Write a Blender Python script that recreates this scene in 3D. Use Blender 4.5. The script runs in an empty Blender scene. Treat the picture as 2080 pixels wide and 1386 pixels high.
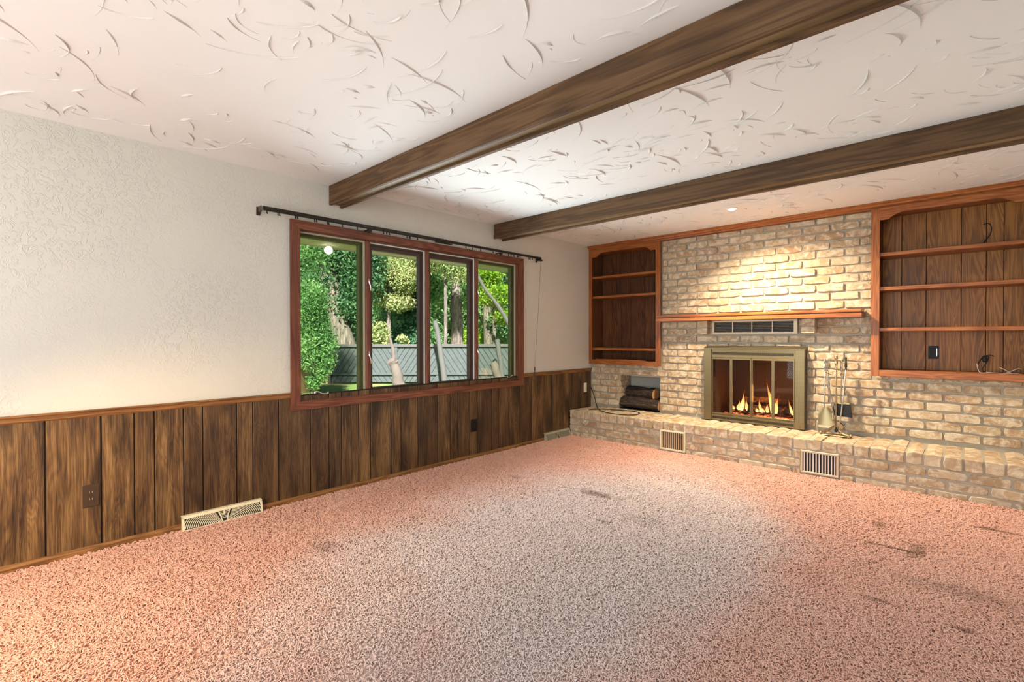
import bpy, bmesh, math, random
import numpy as np
from mathutils import Vector, Matrix

random.seed(7)
RNG = np.random.default_rng(7)
S = bpy.context.scene
COL = S.collection
PI = math.pi

# ------------------------------------------------------------------ camera
CX, CY, CZ = 3.71635, 0.0, 1.23666
vR = Vector((0.729836, 0.683620, -0.001566))
vU = Vector((-0.004530, 0.007127, 0.999964))
vF = Vector((-0.683607, 0.729803, -0.008299))
FPX = 991.18
cam = bpy.data.cameras.new('camera')
cam.sensor_width = 36.0
cam.lens = FPX / 2080 * 36
cam.clip_start = 0.05
cam.clip_end = 400
camo = bpy.data.objects.new('camera', cam)
COL.objects.link(camo)
camo.matrix_world = Matrix(((vR.x, vU.x, -vF.x, CX), (vR.y, vU.y, -vF.y, CY), (vR.z, vU.z, -vF.z, CZ), (0, 0, 0, 1)))
S.camera = camo

# ------------------------------------------------------------------ colour management, world, big lights
S.view_settings.view_transform = 'Standard'
S.view_settings.look = 'None'
S.view_settings.gamma = 1.0
S.view_settings.use_curve_mapping = False
S.view_settings.exposure = -0.06
# light paths
S.cycles.max_bounces = 5
S.cycles.diffuse_bounces = 3
S.cycles.glossy_bounces = 3
S.cycles.transmission_bounces = 4
S.cycles.transparent_max_bounces = 10
S.cycles.caustics_reflective = False
S.cycles.caustics_refractive = False
S.cycles.use_adaptive_sampling = True
S.cycles.adaptive_threshold = 0.08

W = bpy.data.worlds.new('sky')
S.world = W
W.use_nodes = True
wn = W.node_tree.nodes
bg = wn['Background']
sky = wn.new('ShaderNodeTexSky')
sky.sky_type = 'HOSEK_WILKIE'
sky.turbidity = 5.0
sky.ground_albedo = 0.3
sky.sun_direction = Vector((0.55, -0.45, 0.70)).normalized()
W.node_tree.links.new(sky.outputs[0], bg.inputs[0])
bg.inputs[1].default_value = 3.6


def light(name, kind, loc, target, energy, color, **kw):
    l = bpy.data.lights.new(name, kind)
    l.energy = energy
    l.color = color
    for k, v in kw.items():
        setattr(l, k, v)
    o = bpy.data.objects.new(name, l)
    COL.objects.link(o)
    o.location = loc
    d = Vector(target) - Vector(loc)
    o.rotation_euler = d.to_track_quat('-Z', 'Y').to_euler()
    return o


# sun on the garden, coming over the roof from behind the house
light('sun', 'SUN', (0, 0, 20), (-0.55 * 10, 0.45 * 10, 20 - 0.72 * 10), 20.0, (1.0, 0.95, 0.84), angle=0.03)
# added fill light at an unseen rear opening, then daylight at the window
light('rear_fill_light', 'AREA', (2.15, -2.36, 1.25), (2.15, 3.0, 1.60), 122, (0.83, 0.955, 1.0), shape='RECTANGLE', size=3.3, size_y=2.05)
light('daylight_window', 'AREA', (0.045, 2.83, 1.36), (3.0, 2.83, 1.40), 54, (0.82, 0.95, 1.0), shape='RECTANGLE', size=2.4, size_y=1.1, spread=math.radians(140))
# added warm spot, unseen behind the camera, glowing onto carpet and lower wall
light('warm_fill_spot', 'SPOT', (1.30, -0.45, 1.25), (0.72, 0.52, 0.10), 130, (1.0, 0.66, 0.33), shadow_soft_size=0.10, spot_size=math.radians(104), spot_blend=0.7)

# ------------------------------------------------------------------ mesh helpers


def add_box(bm, x0, x1, y0, y1, z0, z1, bev=0.0):
    t = bmesh.new() if bev else bm
    v = [t.verts.new(p) for p in ((x0, y0, z0), (x1, y0, z0), (x1, y1, z0), (x0, y1, z0), (x0, y0, z1), (x1, y0, z1), (x1, y1, z1), (x0, y1, z1))]
    for f in ((3, 2, 1, 0), (4, 5, 6, 7), (0, 1, 5, 4), (1, 2, 6, 5), (2, 3, 7, 6), (3, 0, 4, 7)):
        t.faces.new([v[i] for i in f])
    if bev:
        bmesh.ops.bevel(t, geom=t.edges[:], offset=bev, segments=1, affect='EDGES', profile=0.7)
        merge(bm, t)
    return bm


def merge(bm, t):
    m = {}
    for v in t.verts:
        m[v] = bm.verts.new(v.co)
    for f in t.faces:
        try:
            bm.faces.new([m[v] for v in f.verts])
        except ValueError:
            pass
    t.free()


def box(x0, x1, y0, y1, z0, z1, bev=0.0):
    return add_box(bmesh.new(), x0, x1, y0, y1, z0, z1, bev)


def add_prism(bm, poly, axis, a0, a1):
    """poly in the two other axes (order y,z / x,z / x,y), extruded along axis from a0 to a1"""
    def P(q, a):
        return (a, q[0], q[1]) if axis == 'x' else ((q[0], a, q[1]) if axis == 'y' else (q[0], q[1], a))
    A = [bm.verts.new(P(q, a0)) for q in poly]
    B = [bm.verts.new(P(q, a1)) for q in poly]
    bm.faces.new(A[::-1])
    bm.faces.new(B)
    n = len(poly)
    for i in range(n):
        bm.faces.new((A[i], A[(i + 1) % n], B[(i + 1) % n], B[i]))
    bmesh.ops.recalc_face_normals(bm, faces=bm.faces[:])
    return bm


def prism(poly, axis, a0, a1):
    return add_prism(bmesh.new(), poly, axis, a0, a1)


def smooth_pts(pts, n=6):
    """Catmull-Rom through pts"""
    pts = [Vector(p) for p in pts]
    out = []
    for i in range(len(pts) - 1):
        p0 = pts[max(i - 1, 0)]
        p1, p2 = pts[i], pts[i + 1]
        p3 = pts[min(i + 2, len(pts) - 1)]
        for k in range(n):
            t = k / n
            out.append(0.5 * ((2 * p1) + (p2 - p0) * t + (2 * p0 - 5 * p1 + 4 * p2 - p3) * t * t + (3 * p1 - p0 - 3 * p2 + p3) * t ** 3))
    out.append(pts[-1])
    return out


def add_tube(bm, pts, rad, seg=8, cap=True):
    pts = [Vector(p) for p in pts]
    n = len(pts)
    rads = rad if isinstance(rad, (list, tuple)) else [rad] * n
    rings = []
    ref = None
    for i, p in enumerate(pts):
        d = (pts[min(i + 1, n - 1)] - pts[max(i - 1, 0)])
        if d.length < 1e-9:
            d = Vector((0, 0, 1))
        d.normalize()
        if ref is None:
            ref = Vector((1, 0, 0)) if abs(d.x) < 0.8 else Vector((0, 1, 0))
        a = (ref - d * ref.dot(d))
        if a.length < 1e-6:
            a = d.orthogonal()
        a.normalize()
        ref = a
        b = d.cross(a)
        rings.append([bm.verts.new(p + (a * math.cos(2 * PI * k / seg) + b * math.sin(2 * PI * k / seg)) * rads[i]) for k in range(seg)])
    for i in range(n - 1):
        for k in range(seg):
            bm.faces.new((rings[i][k], rings[i][(k + 1) % seg], rings[i + 1][(k + 1) % seg], rings[i + 1][k]))
    if cap:
        bm.faces.new(rings[0][::-1])
        bm.faces.new(rings[-1])
    return bm


def tube(pts, rad, seg=8, cap=True):
    return add_tube(bmesh.new(), pts, rad, seg, cap)


def add_lathe(bm, prof, c, seg=12):
    """prof: list of (r, z) from bottom to top around vertical axis at c"""
    return add_tube(bm, [(c[0], c[1], c[2] + z) for r, z in prof], [max(r, 1e-4) for r, z in prof], seg)


def lathe(prof, c, seg=12):
    return add_lathe(bmesh.new(), prof, c, seg)


def empty(name, loc, rotz=0.0, label=None, cat=None, group=None):
    o = bpy.data.objects.new(name, None)
    o.empty_display_size = 0.05
    COL.objects.link(o)
    o.location = loc
    o.rotation_euler = (0, 0, rotz)
    tag(o, label, cat, group)
    return o


def tag(o, label=None, cat=None, group=None, kind=None):
    if label:
        o['label'] = label
    if cat:
        o['category'] = cat
    if group:
        o['group'] = group
    if kind:
        o['kind'] = kind
    return o


def world_of(o):
    m = Matrix.LocRotScale(o.location, o.rotation_euler, o.scale)
    return world_of(o.parent) @ m if o.parent else m


def obj(name, bm, mat, parent=None, smooth=False, kind=None, label=None):
    """bm is in world coordinates; becomes one mesh object (child of parent)"""
    if parent is not None:
        bm.transform(world_of(parent).inverted())
    me = bpy.data.meshes.new(name)
    bmesh.ops.recalc_face_normals(bm, faces=bm.faces[:])
    bm.to_mesh(me)
    bm.free()
    if smooth:
        for p in me.polygons:
            p.use_smooth = True
        try:
            me.set_sharp_from_angle(angle=math.radians(42))
        except Exception:
            pass
    me.materials.append(mat)
    o = bpy.data.objects.new(name, me)
    COL.objects.link(o)
    if parent is not None:
        o.parent = parent
    if kind:
        o['kind'] = kind
    if label:
        o['label'] = label
    return o


def top(name, bm, mat, label, cat, origin, group=None, smooth=False):
    """a one-mesh thing with its origin at `origin`"""
    bm.transform(Matrix.Translation(-Vector(origin)))
    me = bpy.data.meshes.new(name)
    bmesh.ops.recalc_face_normals(bm, faces=bm.faces[:])
    bm.to_mesh(me)
    bm.free()
    if smooth:
        for p in me.polygons:
            p.use_smooth = True
        try:
            me.set_sharp_from_angle(angle=math.radians(42))
        except Exception:
            pass
    me.materials.append(mat)
    o = bpy.data.objects.new(name, me)
    COL.objects.link(o)
    o.location = origin
    return tag(o, label, cat, group)


def holed_wall(us, zs, holes, to3, thick):
    """Grid wall with rectangular holes; to3(u, z, d) maps to world, d in 0..thick"""
    bm = bmesh.new()
    cache = {}

    def V(i, j, d):
        k = (i, j, d)
        if k not in cache:
            cache[k] = bm.verts.new(to3(us[i], zs[j], thick * d))
        return cache[k]

    def solid(i, j):
        if i < 0 or j < 0 or i >= len(us) - 1 or j >= len(zs) - 1:
            return False
        u, z = (us[i] + us[i + 1]) / 2, (zs[j] + zs[j + 1]) / 2
        return not any(a < u < b and c < z < d for a, b, c, d in holes)
    for i in range(len(us) - 1):
        for j in range(len(zs) - 1):
            if not solid(i, j):
                continue
            bm.faces.new((V(i, j, 0), V(i + 1, j, 0), V(i + 1, j + 1, 0), V(i, j + 1, 0)))
            bm.faces.new((V(i, j + 1, 1), V(i + 1, j + 1, 1), V(i + 1, j, 1), V(i, j, 1)))
            if not solid(i - 1, j):
                bm.faces.new((V(i, j, 0), V(i, j + 1, 0), V(i, j + 1, 1), V(i, j, 1)))
            if not solid(i + 1, j):
                bm.faces.new((V(i + 1, j + 1, 0), V(i + 1, j, 0), V(i + 1, j, 1), V(i + 1, j + 1, 1)))
            if not solid(i, j - 1):
                bm.faces.new((V(i + 1, j, 0), V(i, j, 0), V(i, j, 1), V(i + 1, j, 1)))
            if not solid(i, j + 1):
                bm.faces.new((V(i, j + 1, 0), V(i + 1, j + 1, 0), V(i + 1, j + 1, 1), V(i, j + 1, 1)))
    return bm


# ------------------------------------------------------------------ material helpers


class M:
    """tiny node-graph helper"""

    def __init__(self, name, rough=0.6, metal=0.0, spec=0.5):
        self.m = bpy.data.materials.new(name)
        self.m.use_nodes = True
        self.t = self.m.node_tree
        self.N = self.t.nodes
        self.b = self.N['Principled BSDF']
        self.b.inputs['Roughness'].default_value = rough
        self.b.inputs['Metallic'].default_value = metal
        self.b.inputs['Specular IOR Level'].default_value = spec

    def link(self, a, b):
        self.t.links.new(a, b)

    def set(self, sock, v):
        if isinstance(v, bpy.types.NodeSocket):
            self.link(v, sock)
        else:
            if hasattr(sock.default_value, '__len__'):
                n = len(sock.default_value)
                v = tuple(v) + (1.0,) * (n - len(v))
            sock.default_value = v

    def color(self, v):
        self.set(self.b.inputs['Base Color'], v)
        return self

    def coords(self, kind='Object'):
        n = self.N.new('ShaderNodeTexCoord')
        return n.outputs[kind]

    def position(self):
        return self.N.new('ShaderNodeNewGeometry').outputs['Position']

    def rand(self):
        return self.N.new('ShaderNodeObjectInfo').outputs['Random']

    def mapping(self, vec, scale=(1, 1, 1), loc=(0, 0, 0), rot=(0, 0, 0)):
        n = self.N.new('ShaderNodeMapping')
        self.link(vec, n.inputs['Vector'])
        self.set(n.inputs['Location'], loc)
        n.inputs['Rotation'].default_value = rot
        self.set(n.inputs['Scale'], scale)
        return n.outputs[0]

    def jitter(self, vec, amt=37.0):
        """offset a vector by the object's random value"""
        c = self.N.new('ShaderNodeCombineXYZ')
        r = self.math('MULTIPLY', self.rand(), amt)
        for i in range(3):
            self.link(r, c.inputs[i])
        a = self.N.new('ShaderNodeVectorMath')
        a.operation = 'ADD'
        self.link(vec, a.inputs[0])
        self.link(c.outputs[0], a.inputs[1])
        return a.outputs[0]

    def noise(self, vec, scale=5.0, detail=4.0, rough=0.55, dist=0.0, out='Fac'):
        n = self.N.new('ShaderNodeTexNoise')
        self.link(vec, n.inputs['Vector'])
        n.inputs['Scale'].default_value = scale
        n.inputs['Detail'].default_value = detail
        n.inputs['Roughness'].default_value = rough
        n.inputs['Distortion'].default_value = dist
        return n.outputs[out]

    def wave(self, vec, scale=5.0, dist=2.0, detail=2.0, dscale=1.0, dir='X'):
        n = self.N.new('ShaderNodeTexWave')
        n.bands_direction = dir
        self.link(vec, n.inputs['Vector'])
        n.inputs['Scale'].default_value = scale
        n.inputs['Distortion'].default_value = dist
        n.inputs['Detail'].default_value = detail
        n.inputs['Detail Scale'].default_value = dscale
        return n.outputs['Fac']

    def voronoi(self, vec, scale=5.0, feature='F1', out='Distance'):
        n = self.N.new('ShaderNodeTexVoronoi')
        n.feature = feature
        self.link(vec, n.inputs['Vector'])
        n.inputs['Scale'].default_value = scale
        return n.outputs[out]

    def ramp(self, fac, stops, interp='LINEAR'):
        n = self.N.new('ShaderNodeValToRGB')
        n.color_ramp.interpolation = interp
        e = n.color_ramp.elements
        while len(e) < len(stops):
            e.new(0.5)
        for k, (p, c) in enumerate(stops):
            e[k].position = p
            e[k].color = tuple(c) + (1.0,) if not isinstance(c, (int, float)) else (c, c, c, 1)
        self.link(fac, n.inputs[0])
        return n.outputs[0]

    def math(self, op, a, b=0.0, c=None, clamp=False):
        n = self.N.new('ShaderNodeMath')
        n.operation = op
        n.use_clamp = clamp
        self.set(n.inputs[0], a)
        self.set(n.inputs[1], b)
        if c is not None:
            self.set(n.inputs[2], c)
        return n.outputs[0]

    def mix(self, fac, a, b, mode='MIX'):
        n = self.N.new('ShaderNodeMix')
        n.data_type = 'RGBA'
        n.blend_type = mode
        self.set(n.inputs[0], fac)
        self.set(n.inputs[6], a)
        self.set(n.inputs[7], b)
        return n.outputs[2]

    def bump(self, h, strength=0.5, dist=0.01):
        n = self.N.new('ShaderNodeBump')
        n.inputs['Strength'].default_value = strength
        n.inputs['Distance'].default_value = dist
        self.link(h, n.inputs['Height'])
        self.link(n.outputs[0], self.b.inputs['Normal'])
        return self


def plain(name, c, rough=0.5, metal=0.0, spec=0.5):
    return M(name, rough, metal, spec).color(c).m


def wood(name, dark, mid, light_, grain='z', rough=0.45, rings=14.0, knots=0.0, spec=0.35, wander=0.35, blotch=0.55):
    """long-grained wood, grain along axis"""
    k = M(name, rough, spec=spec)
    co = k.jitter(k.coords('Object'), 23.0)
    sc = {'x': (0.06, 1, 1), 'y': (1, 0.06, 1), 'z': (1, 1, 0.06)}[grain]
    st = k.mapping(co, sc)
    st2 = k.mapping(co, tuple(s if s == 1 else 0.02 for s in sc))
    fig = k.noise(st, 9.0, 3.0, 0.5, wander)
    lines = k.math('SINE', k.math('MULTIPLY', fig, rings * 6.0), 0.0)
    lines = k.math('MULTIPLY_ADD', lines, 0.5, 0.5)
    fine = k.noise(st2, 130.0, 3.0, 0.7)
    f = k.math('ADD', k.math('MULTIPLY', lines, 0.38), k.math('MULTIPLY', fine, 0.62))
    blot = k.noise(co, 2.3, 3.0, 0.6)
    f = k.math('ADD', f, k.math('MULTIPLY', k.math('SUBTRACT', blot, 0.5), blotch), clamp=True)
    c = k.ramp(f, [(0.12, dark), (0.5, mid), (0.88, light_)])
    r = k.rand()
    c = k.mix(k.math('MULTIPLY', r, 0.28), c, dark)
    if knots:
        kn = k.voronoi(k.mapping(co, {'z': (3.2, 3.2, 1.4), 'x': (1.4, 3.2, 3.2), 'y': (3.2, 1.4, 3.2)}[grain]), 1.0)
        c = k.mix(k.math('MULTIPLY', k.ramp(kn, [(0.0, 1.0), (0.12, 0.8), (0.26, 0.0)]), knots), c, tuple(x * 0.25 for x in dark))
    k.color(c)
    k.bump(f, 0.25, 0.002)
    return k.m


MAT = {}


def make_materials():
    # ceiling / plaster
    k = M('ceiling_plaster', 0.85, spec=0.2)
    co = k.coords('Object')
    k.color(k.mix(k.noise(co, 1.3, 2.0), (0.80, 0.80, 0.785), (0.86, 0.86, 0.845)))
    k.bump(k.noise(co, 26.0, 5.0, 0.6), 0.12, 0.004)
    MAT['ceiling'] = k.m
    MAT['ridge'] = plain('shade_toned_plaster_ridge', (0.64, 0.62, 0.59), 0.9, 0.0, 0.1)  # darker than the ceiling: the strokes' shadow lines put into the colour
    k = M('wall_plaster', 0.8, spec=0.25)
    co = k.coords('Object')
    big = k.noise(co, 2.2, 2.0)
    ridg = k.noise(co, 24.0, 3.0, 0.55, 1.4)
    ridg = k.ramp(ridg, [(0.50, 0.0), (0.56, 1.0), (0.60, 0.85), (0.66, 0.0)])
    patch = k.ramp(k.noise(k.mapping(co, loc=(3, 7, 2)), 1.5, 2.0), [(0.40, 0.15), (0.62, 1.0)])
    h = k.math('MULTIPLY', ridg, patch)
    h = k.math('ADD', h, k.math('MULTIPLY', k.noise(co, 90.0, 3.0), 0.25))
    k.color(k.mix(big, (0.62, 0.60, 0.535), (0.68, 0.655, 0.59)))
    k.bump(h, 0.5, 0.004)
    MAT['wall'] = k.m
    # panelling planks
    k = M('walnut_plank', 0.42, spec=0.4)
    co = k.jitter(k.coords('Object'), 51.0)
    st = k.mapping(co, (1, 1, 0.11))
    fig = k.noise(st, 8.0, 3.0, 0.5, 0.9)
    rings_ = k.math('MULTIPLY_ADD', k.math('SINE', k.math('MULTIPLY', fig, 120.0), 0.0), 0.5, 0.5)
    fine = k.noise(k.mapping(co, (1, 1, 0.03)), 140.0, 3.0, 0.7)
    streak = k.noise(k.mapping(co, (1, 1, 0.16)), 11.0, 3.0, 0.6, 0.5)
    f = k.math('ADD', k.math('MULTIPLY', rings_, 0.055), k.math('MULTIPLY', fine, 0.44))
    f = k.math('ADD', f, k.math('MULTIPLY', streak, 0.54), clamp=True)
    c = k.ramp(f, [(0.34, (0.014, 0.008, 0.005)), (0.45, (0.062, 0.032, 0.014)), (0.55, (0.155, 0.083, 0.031)), (0.70, (0.34, 0.20, 0.080))])
    kn = k.voronoi(k.mapping(co, (3.0, 3.0, 1.7)), 1.0)
    c = k.mix(k.ramp(kn, [(0.0, 0.95), (0.12, 0.85), (0.42, 0.0)]), c, (0.012, 0.008, 0.006))
    c = k.mix(k.math('MULTIPLY', k.rand(), 0.55), c, (0.035, 0.017, 0.009))
    k.color(c)
    k.bump(f, 0.3, 0.003)
    MAT['plank'] = k.m
    MAT['groove'] = plain('panel_groove', (0.012, 0.007, 0.005), 0.8)
    MAT['rail'] = wood('oak_rail', (0.10, 0.042, 0.014), (0.24, 0.105, 0.032), (0.36, 0.17, 0.055), 'y')
    MAT['casing_v'] = wood('stained_casing_upright', (0.085, 0.026, 0.014), (0.17, 0.055, 0.030), (0.25, 0.09, 0.05), 'z')
    MAT['casing_h'] = wood('stained_casing_level', (0.085, 0.026, 0.014), (0.18, 0.058, 0.030), (0.29, 0.11, 0.06), 'y')
    MAT['sash_dark'] = plain('dark_brown_sash', (0.055, 0.030, 0.022), 0.4)
    MAT['sash_olive'] = plain('weathered_olive_sash', (0.17, 0.16, 0.085), 0.6)
    MAT['sash_beige'] = plain('beige_screen_frame', (0.46, 0.40, 0.30), 0.45)
    MAT['white_vinyl'] = plain('white_vinyl', (0.85, 0.83, 0.80), 0.4)
    MAT['chrome'] = plain('chrome', (0.75, 0.75, 0.73), 0.22, 1.0)
    MAT['bronze'] = plain('dark_bronze_metal', (0.035, 0.030, 0.024), 0.4, 0.6)
    MAT['pale_wire'] = plain('grey_wire', (0.42, 0.36, 0.32), 0.5)
    MAT['cord'] = plain('tan_cord', (0.26, 0.21, 0.16), 0.8)
    # beams
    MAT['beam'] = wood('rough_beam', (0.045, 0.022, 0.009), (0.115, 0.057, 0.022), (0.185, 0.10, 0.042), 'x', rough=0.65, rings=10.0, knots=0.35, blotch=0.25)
    MAT['beam_bottom_lit'] = wood('beam_underside_lit', (0.12, 0.075, 0.035), (0.24, 0.165, 0.08), (0.36, 0.26, 0.14), 'x', rough=0.5, rings=5.0, knots=0.3)  # underside wood lightened, window light put into its colour
    # bookcases, mantel
    oak = ((0.19, 0.050, 0.011), (0.36, 0.112, 0.027), (0.50, 0.185, 0.052))
    MAT['oak_x'] = wood('red_oak_level', *oak, 'x', rough=0.35)
    MAT['oak_z'] = wood('red_oak_upright', *oak, 'z', rough=0.35)
    dk = ((0.06, 0.020, 0.008), (0.15, 0.055, 0.020), (0.24, 0.098, 0.038))
    MAT['back_plank'] = wood('brown_oak_plank', (0.13, 0.042, 0.007), (0.37, 0.138, 0.024), (0.54, 0.235, 0.048), 'z', rough=0.4, rings=16.0, wander=0.9)
    MAT['back_plank_shaded'] = wood('shaded_red_plank', (0.045, 0.013, 0.005), (0.12, 0.040, 0.013), (0.21, 0.085, 0.028), 'z', rough=0.4, rings=16.0, wander=0.9)  # red stain plus the bookcase's inner shade, put into the colour
    MAT['cab_side'] = wood('cabinet_side', *dk, 'z', rough=0.5)
    # brick
    k = M('tumbled_brick', 0.85, spec=0.2)
    co = k.jitter(k.coords('Object'), 91.0)
    r = k.rand()
    base = k.ramp(r, [(0.0, (0.36, 0.235, 0.145)), (0.2, (0.49, 0.34, 0.195)), (0.45, (0.41, 0.285, 0.175)), (0.65, (0.54, 0.395, 0.245)), (0.85, (0.58, 0.455, 0.31)), (1.0, (0.43, 0.265, 0.145))])
    n1 = k.noise(co, 14.0, 5.0, 0.65, 0.8)
    c = k.mix(k.ramp(n1, [(0.44, 0.0), (0.64, 0.9)]), base, (0.72, 0.62, 0.47))
    n2 = k.noise(k.mapping(co, (1, 1, 1.8), loc=(5, 3, 1)), 11.0, 4.0, 0.6, 0.5)
    c = k.mix(k.ramp(n2, [(0.54, 0.0), (0.72, 0.75)]), c, (0.30, 0.165, 0.10))
    crack = k.noise(k.mapping(co, (1, 1, 2.6), rot=(0, 0.35, 0)), 8.0, 2.0, 0.5, 0.9)
    crk = k.ramp(crack, [(0.480, 0.0), (0.496, 1.0), (0.504, 1.0), (0.52, 0.0)])
    crk = k.math('MULTIPLY', crk, k.ramp(k.noise(k.mapping(co, loc=(9, 2, 4)), 7.0, 2.0), [(0.50, 0.0), (0.62, 1.0)]))
    c = k.mix(k.math('MULTIPLY', crk, 0.35), c, (0.22, 0.14, 0.09))
    k.color(c)
    h = k.math('SUBTRACT', k.math('MULTIPLY', k.noise(co, 45.0, 6.0, 0.7), 0.8), k.math('MULTIPLY', crk, 0.6))
    k.bump(h, 0.7, 0.006)
    MAT['brick'] = k.m
    k = M('mortar', 0.95, spec=0.1)
    co = k.coords('Object')
    k.color(k.mix(k.noise(co, 7.0, 4.0), (0.36, 0.315, 0.245), (0.49, 0.43, 0.34)))
    k.bump(k.noise(co, 120.0, 5.0, 0.7), 0.5, 0.004)
    MAT['mortar'] = k.m
    # metal of the fireplace screen
    k = M('antique_brass', 0.34, 0.85)
    co = k.coords('Object')
    k.color(k.mix(k.noise(k.mapping(co, (1, 1, 30)), 6.0, 3.0), (0.185, 0.138, 0.068), (0.255, 0.195, 0.10)))
    MAT['brass'] = k.m
    MAT['brass_dark'] = plain('brass_recess', (0.030, 0.024, 0.012), 0.5, 0.5)
    MAT['gold'] = plain('polished_brass', (0.46, 0.35, 0.18), 0.28, 1.0)
    MAT['steel'] = plain('brushed_steel', (0.48, 0.43, 0.34), 0.3, 1.0)
    MAT['black'] = plain('matt_black', (0.008, 0.008, 0.008), 0.6)
    MAT['black_gloss'] = plain('gloss_black_plastic', (0.006, 0.006, 0.006), 0.4, 0.0, 0.2)
    MAT['brown_plastic'] = plain('brown_plastic', (0.050, 0.030, 0.016), 0.35)
    MAT['ivory'] = plain('ivory_plastic', (0.80, 0.74, 0.62), 0.35)
    MAT['cream_metal'] = plain('cream_enamel', (0.80, 0.72, 0.50), 0.4)
    MAT['tan_metal'] = plain('tan_enamel', (0.60, 0.48, 0.33), 0.4, 0.2)
    MAT['olive_metal'] = plain('grey_olive_enamel', (0.40, 0.37, 0.27), 0.45)
    MAT['slat_white'] = plain('pale_pink_enamel', (0.78, 0.66, 0.57), 0.4)
    MAT['slat_brass'] = plain('brassy_slat', (0.62, 0.47, 0.27), 0.35, 0.5)
    MAT['duct'] = plain('duct_shadow', (0.15, 0.085, 0.045), 0.7)
    MAT['soot'] = plain('sooty_firebrick', (0.085, 0.050, 0.034), 0.9)
    k = M('bark', 0.9, spec=0.15)
    co = k.coords('Object')
    n = k.noise(k.mapping(co, (0.18, 1, 1)), 55.0, 5.0, 0.65, 0.4)
    k.color(k.ramp(n, [(0.3, (0.016, 0.011, 0.009)), (0.55, (0.075, 0.052, 0.040)), (0.8, (0.21, 0.155, 0.115))]))
    k.bump(n, 1.0, 0.02)
    MAT['bark_log'] = k.m
    k = M('cut_wood', 0.7)
    co = k.coords('Object')
    k.color(k.mix(k.noise(co, 40.0, 3.0), (0.52, 0.23, 0.08), (0.70, 0.37, 0.15)))
    MAT['cut'] = k.m
    k = M('charred_log', 0.9)
    co = k.coords('Object')
    n = k.noise(co, 30.0, 5.0, 0.7)
    k.color(k.ramp(n, [(0.4, (0.01, 0.007, 0.006)), (0.7, (0.10, 0.045, 0.03))]))
    k.set(k.b.inputs['Emission Color'], (1.0, 0.16, 0.03, 1))
    k.set(k.b.inputs['Emission Strength'], k.ramp(k.noise(k.mapping(co, loc=(4, 1, 2)), 22.0, 3.0), [(0.55, 0.0), (0.75, 0.8)]))
    k.bump(n, 1.0, 0.015)
    MAT['char'] = k.m
    for nm, c, st in (('ember', (1.0, 0.22, 0.05), 2.2),):
        k = M(nm, 0.8)
        co = k.coords('Object')
        k.color((0.05, 0.02, 0.015))
        k.set(k.b.inputs['Emission Color'], k.ramp(k.noise(co, 35.0, 3.0), [(0.42, (0.10, 0.008, 0.002)), (0.58, (1.0, 0.16, 0.03)), (0.72, (1.0, 0.55, 0.25))]))
        k.b.inputs['Emission Strength'].default_value = st
        MAT[nm] = k.m
    # flame: glows white-yellow low down, orange at the tip, thins out upwards
    k = M('flame', 1.0)
    g = k.coords('Generated')
    sep = k.N.new('ShaderNodeSeparateXYZ')
    k.link(g, sep.inputs[0])
    z = sep.outputs[2]
    em = k.N.new('ShaderNodeEmission')
    k.link(k.ramp(z, [(0.0, (1.0, 0.62, 0.24)), (0.35, (1.0, 0.55, 0.17)), (0.75, (1.0, 0.30, 0.06)), (1.0, (0.9, 0.16, 0.03))]), em.inputs[0])
    k.link(k.ramp(z, [(0.0, 1.0), (0.4, 0.75), (1.0, 0.18)]), em.inputs[1])
    mul = k.math('MULTIPLY', k.ramp(z, [(0.0, 1.0), (0.4, 0.75), (1.0, 0.2)]), 5.5)
    k.link(mul, em.inputs[1])
    tr = k.N.new('ShaderNodeBsdfTransparent')
    mx = k.N.new('ShaderNodeMixShader')
    k.link(k.ramp(z, [(0.0, 0.55), (0.5, 0.42), (1.0, 0.10)]), mx.inputs[0])
    k.link(tr.outputs[0], mx.inputs[1])
    k.link(em.outputs[0], mx.inputs[2])
    k.link(mx.outputs[0], k.N['Material Output'].inputs[0])
    MAT['flame'] = k.m

    def glass(name, tint, refl):
        k = M(name, 0.02)
        tr = k.N.new('ShaderNodeBsdfTransparent')
        tr.inputs[0].default_value = tuple(tint) + (1,)
        gl = k.N.new('ShaderNodeBsdfGlossy')
        gl.inputs[1].default_value = 0.02
        fr = k.N.new('ShaderNodeFresnel')
        fr.inputs[0].default_value = 1.45
        mx = k.N.new('ShaderNodeMixShader')
        k.link(k.math('MULTIPLY', fr.outputs[0], refl), mx.inputs[0])
        k.link(tr.outputs[0], mx.inputs[1])
        k.link(gl.outputs[0], mx.inputs[2])
        k.link(mx.outputs[0], k.N['Material Output'].inputs[0])
        return k.m
    MAT['glass'] = glass('window_glass', (0.96, 0.97, 0.96), 0.05)
    MAT['screen'] = glass('insect_screen', (0.84, 0.87, 0.80), 0.02)
    MAT['fire_glass'] = glass('smoked_glass', (0.88, 0.86, 0.83), 0.28)
    k = M('lit_bulb', 0.5)
    k.color((0.9, 0.9, 0.9))
    k.set(k.b.inputs['Emission Color'], (1.0, 0.95, 0.88, 1))
    k.b.inputs['Emission Strength'].default_value = 3.0
    MAT['bulb'] = k.m
    # carpet
    k = M('salmon_carpet', 0.95, spec=0.1)
    P = k.position()
    wob = k.noise(P, 1.1, 2.0, 0.55)
    mp = k.mapping(P, (1 / 1.35, 1 / 2.35, 0), loc=(-1.95 / 1.35, -2.55 / 2.35, 0))
    ln = k.N.new('ShaderNodeVectorMath')
    ln.operation = 'LENGTH'
    k.link(mp, ln.inputs[0])
    d = k.math('ADD', ln.outputs['Value'], k.math('MULTIPLY', k.math('SUBTRACT', wob, 0.5), 0.7))
    worn = k.ramp(d, [(0.50, 1.0), (1.22, 0.0)], 'EASE')
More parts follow.
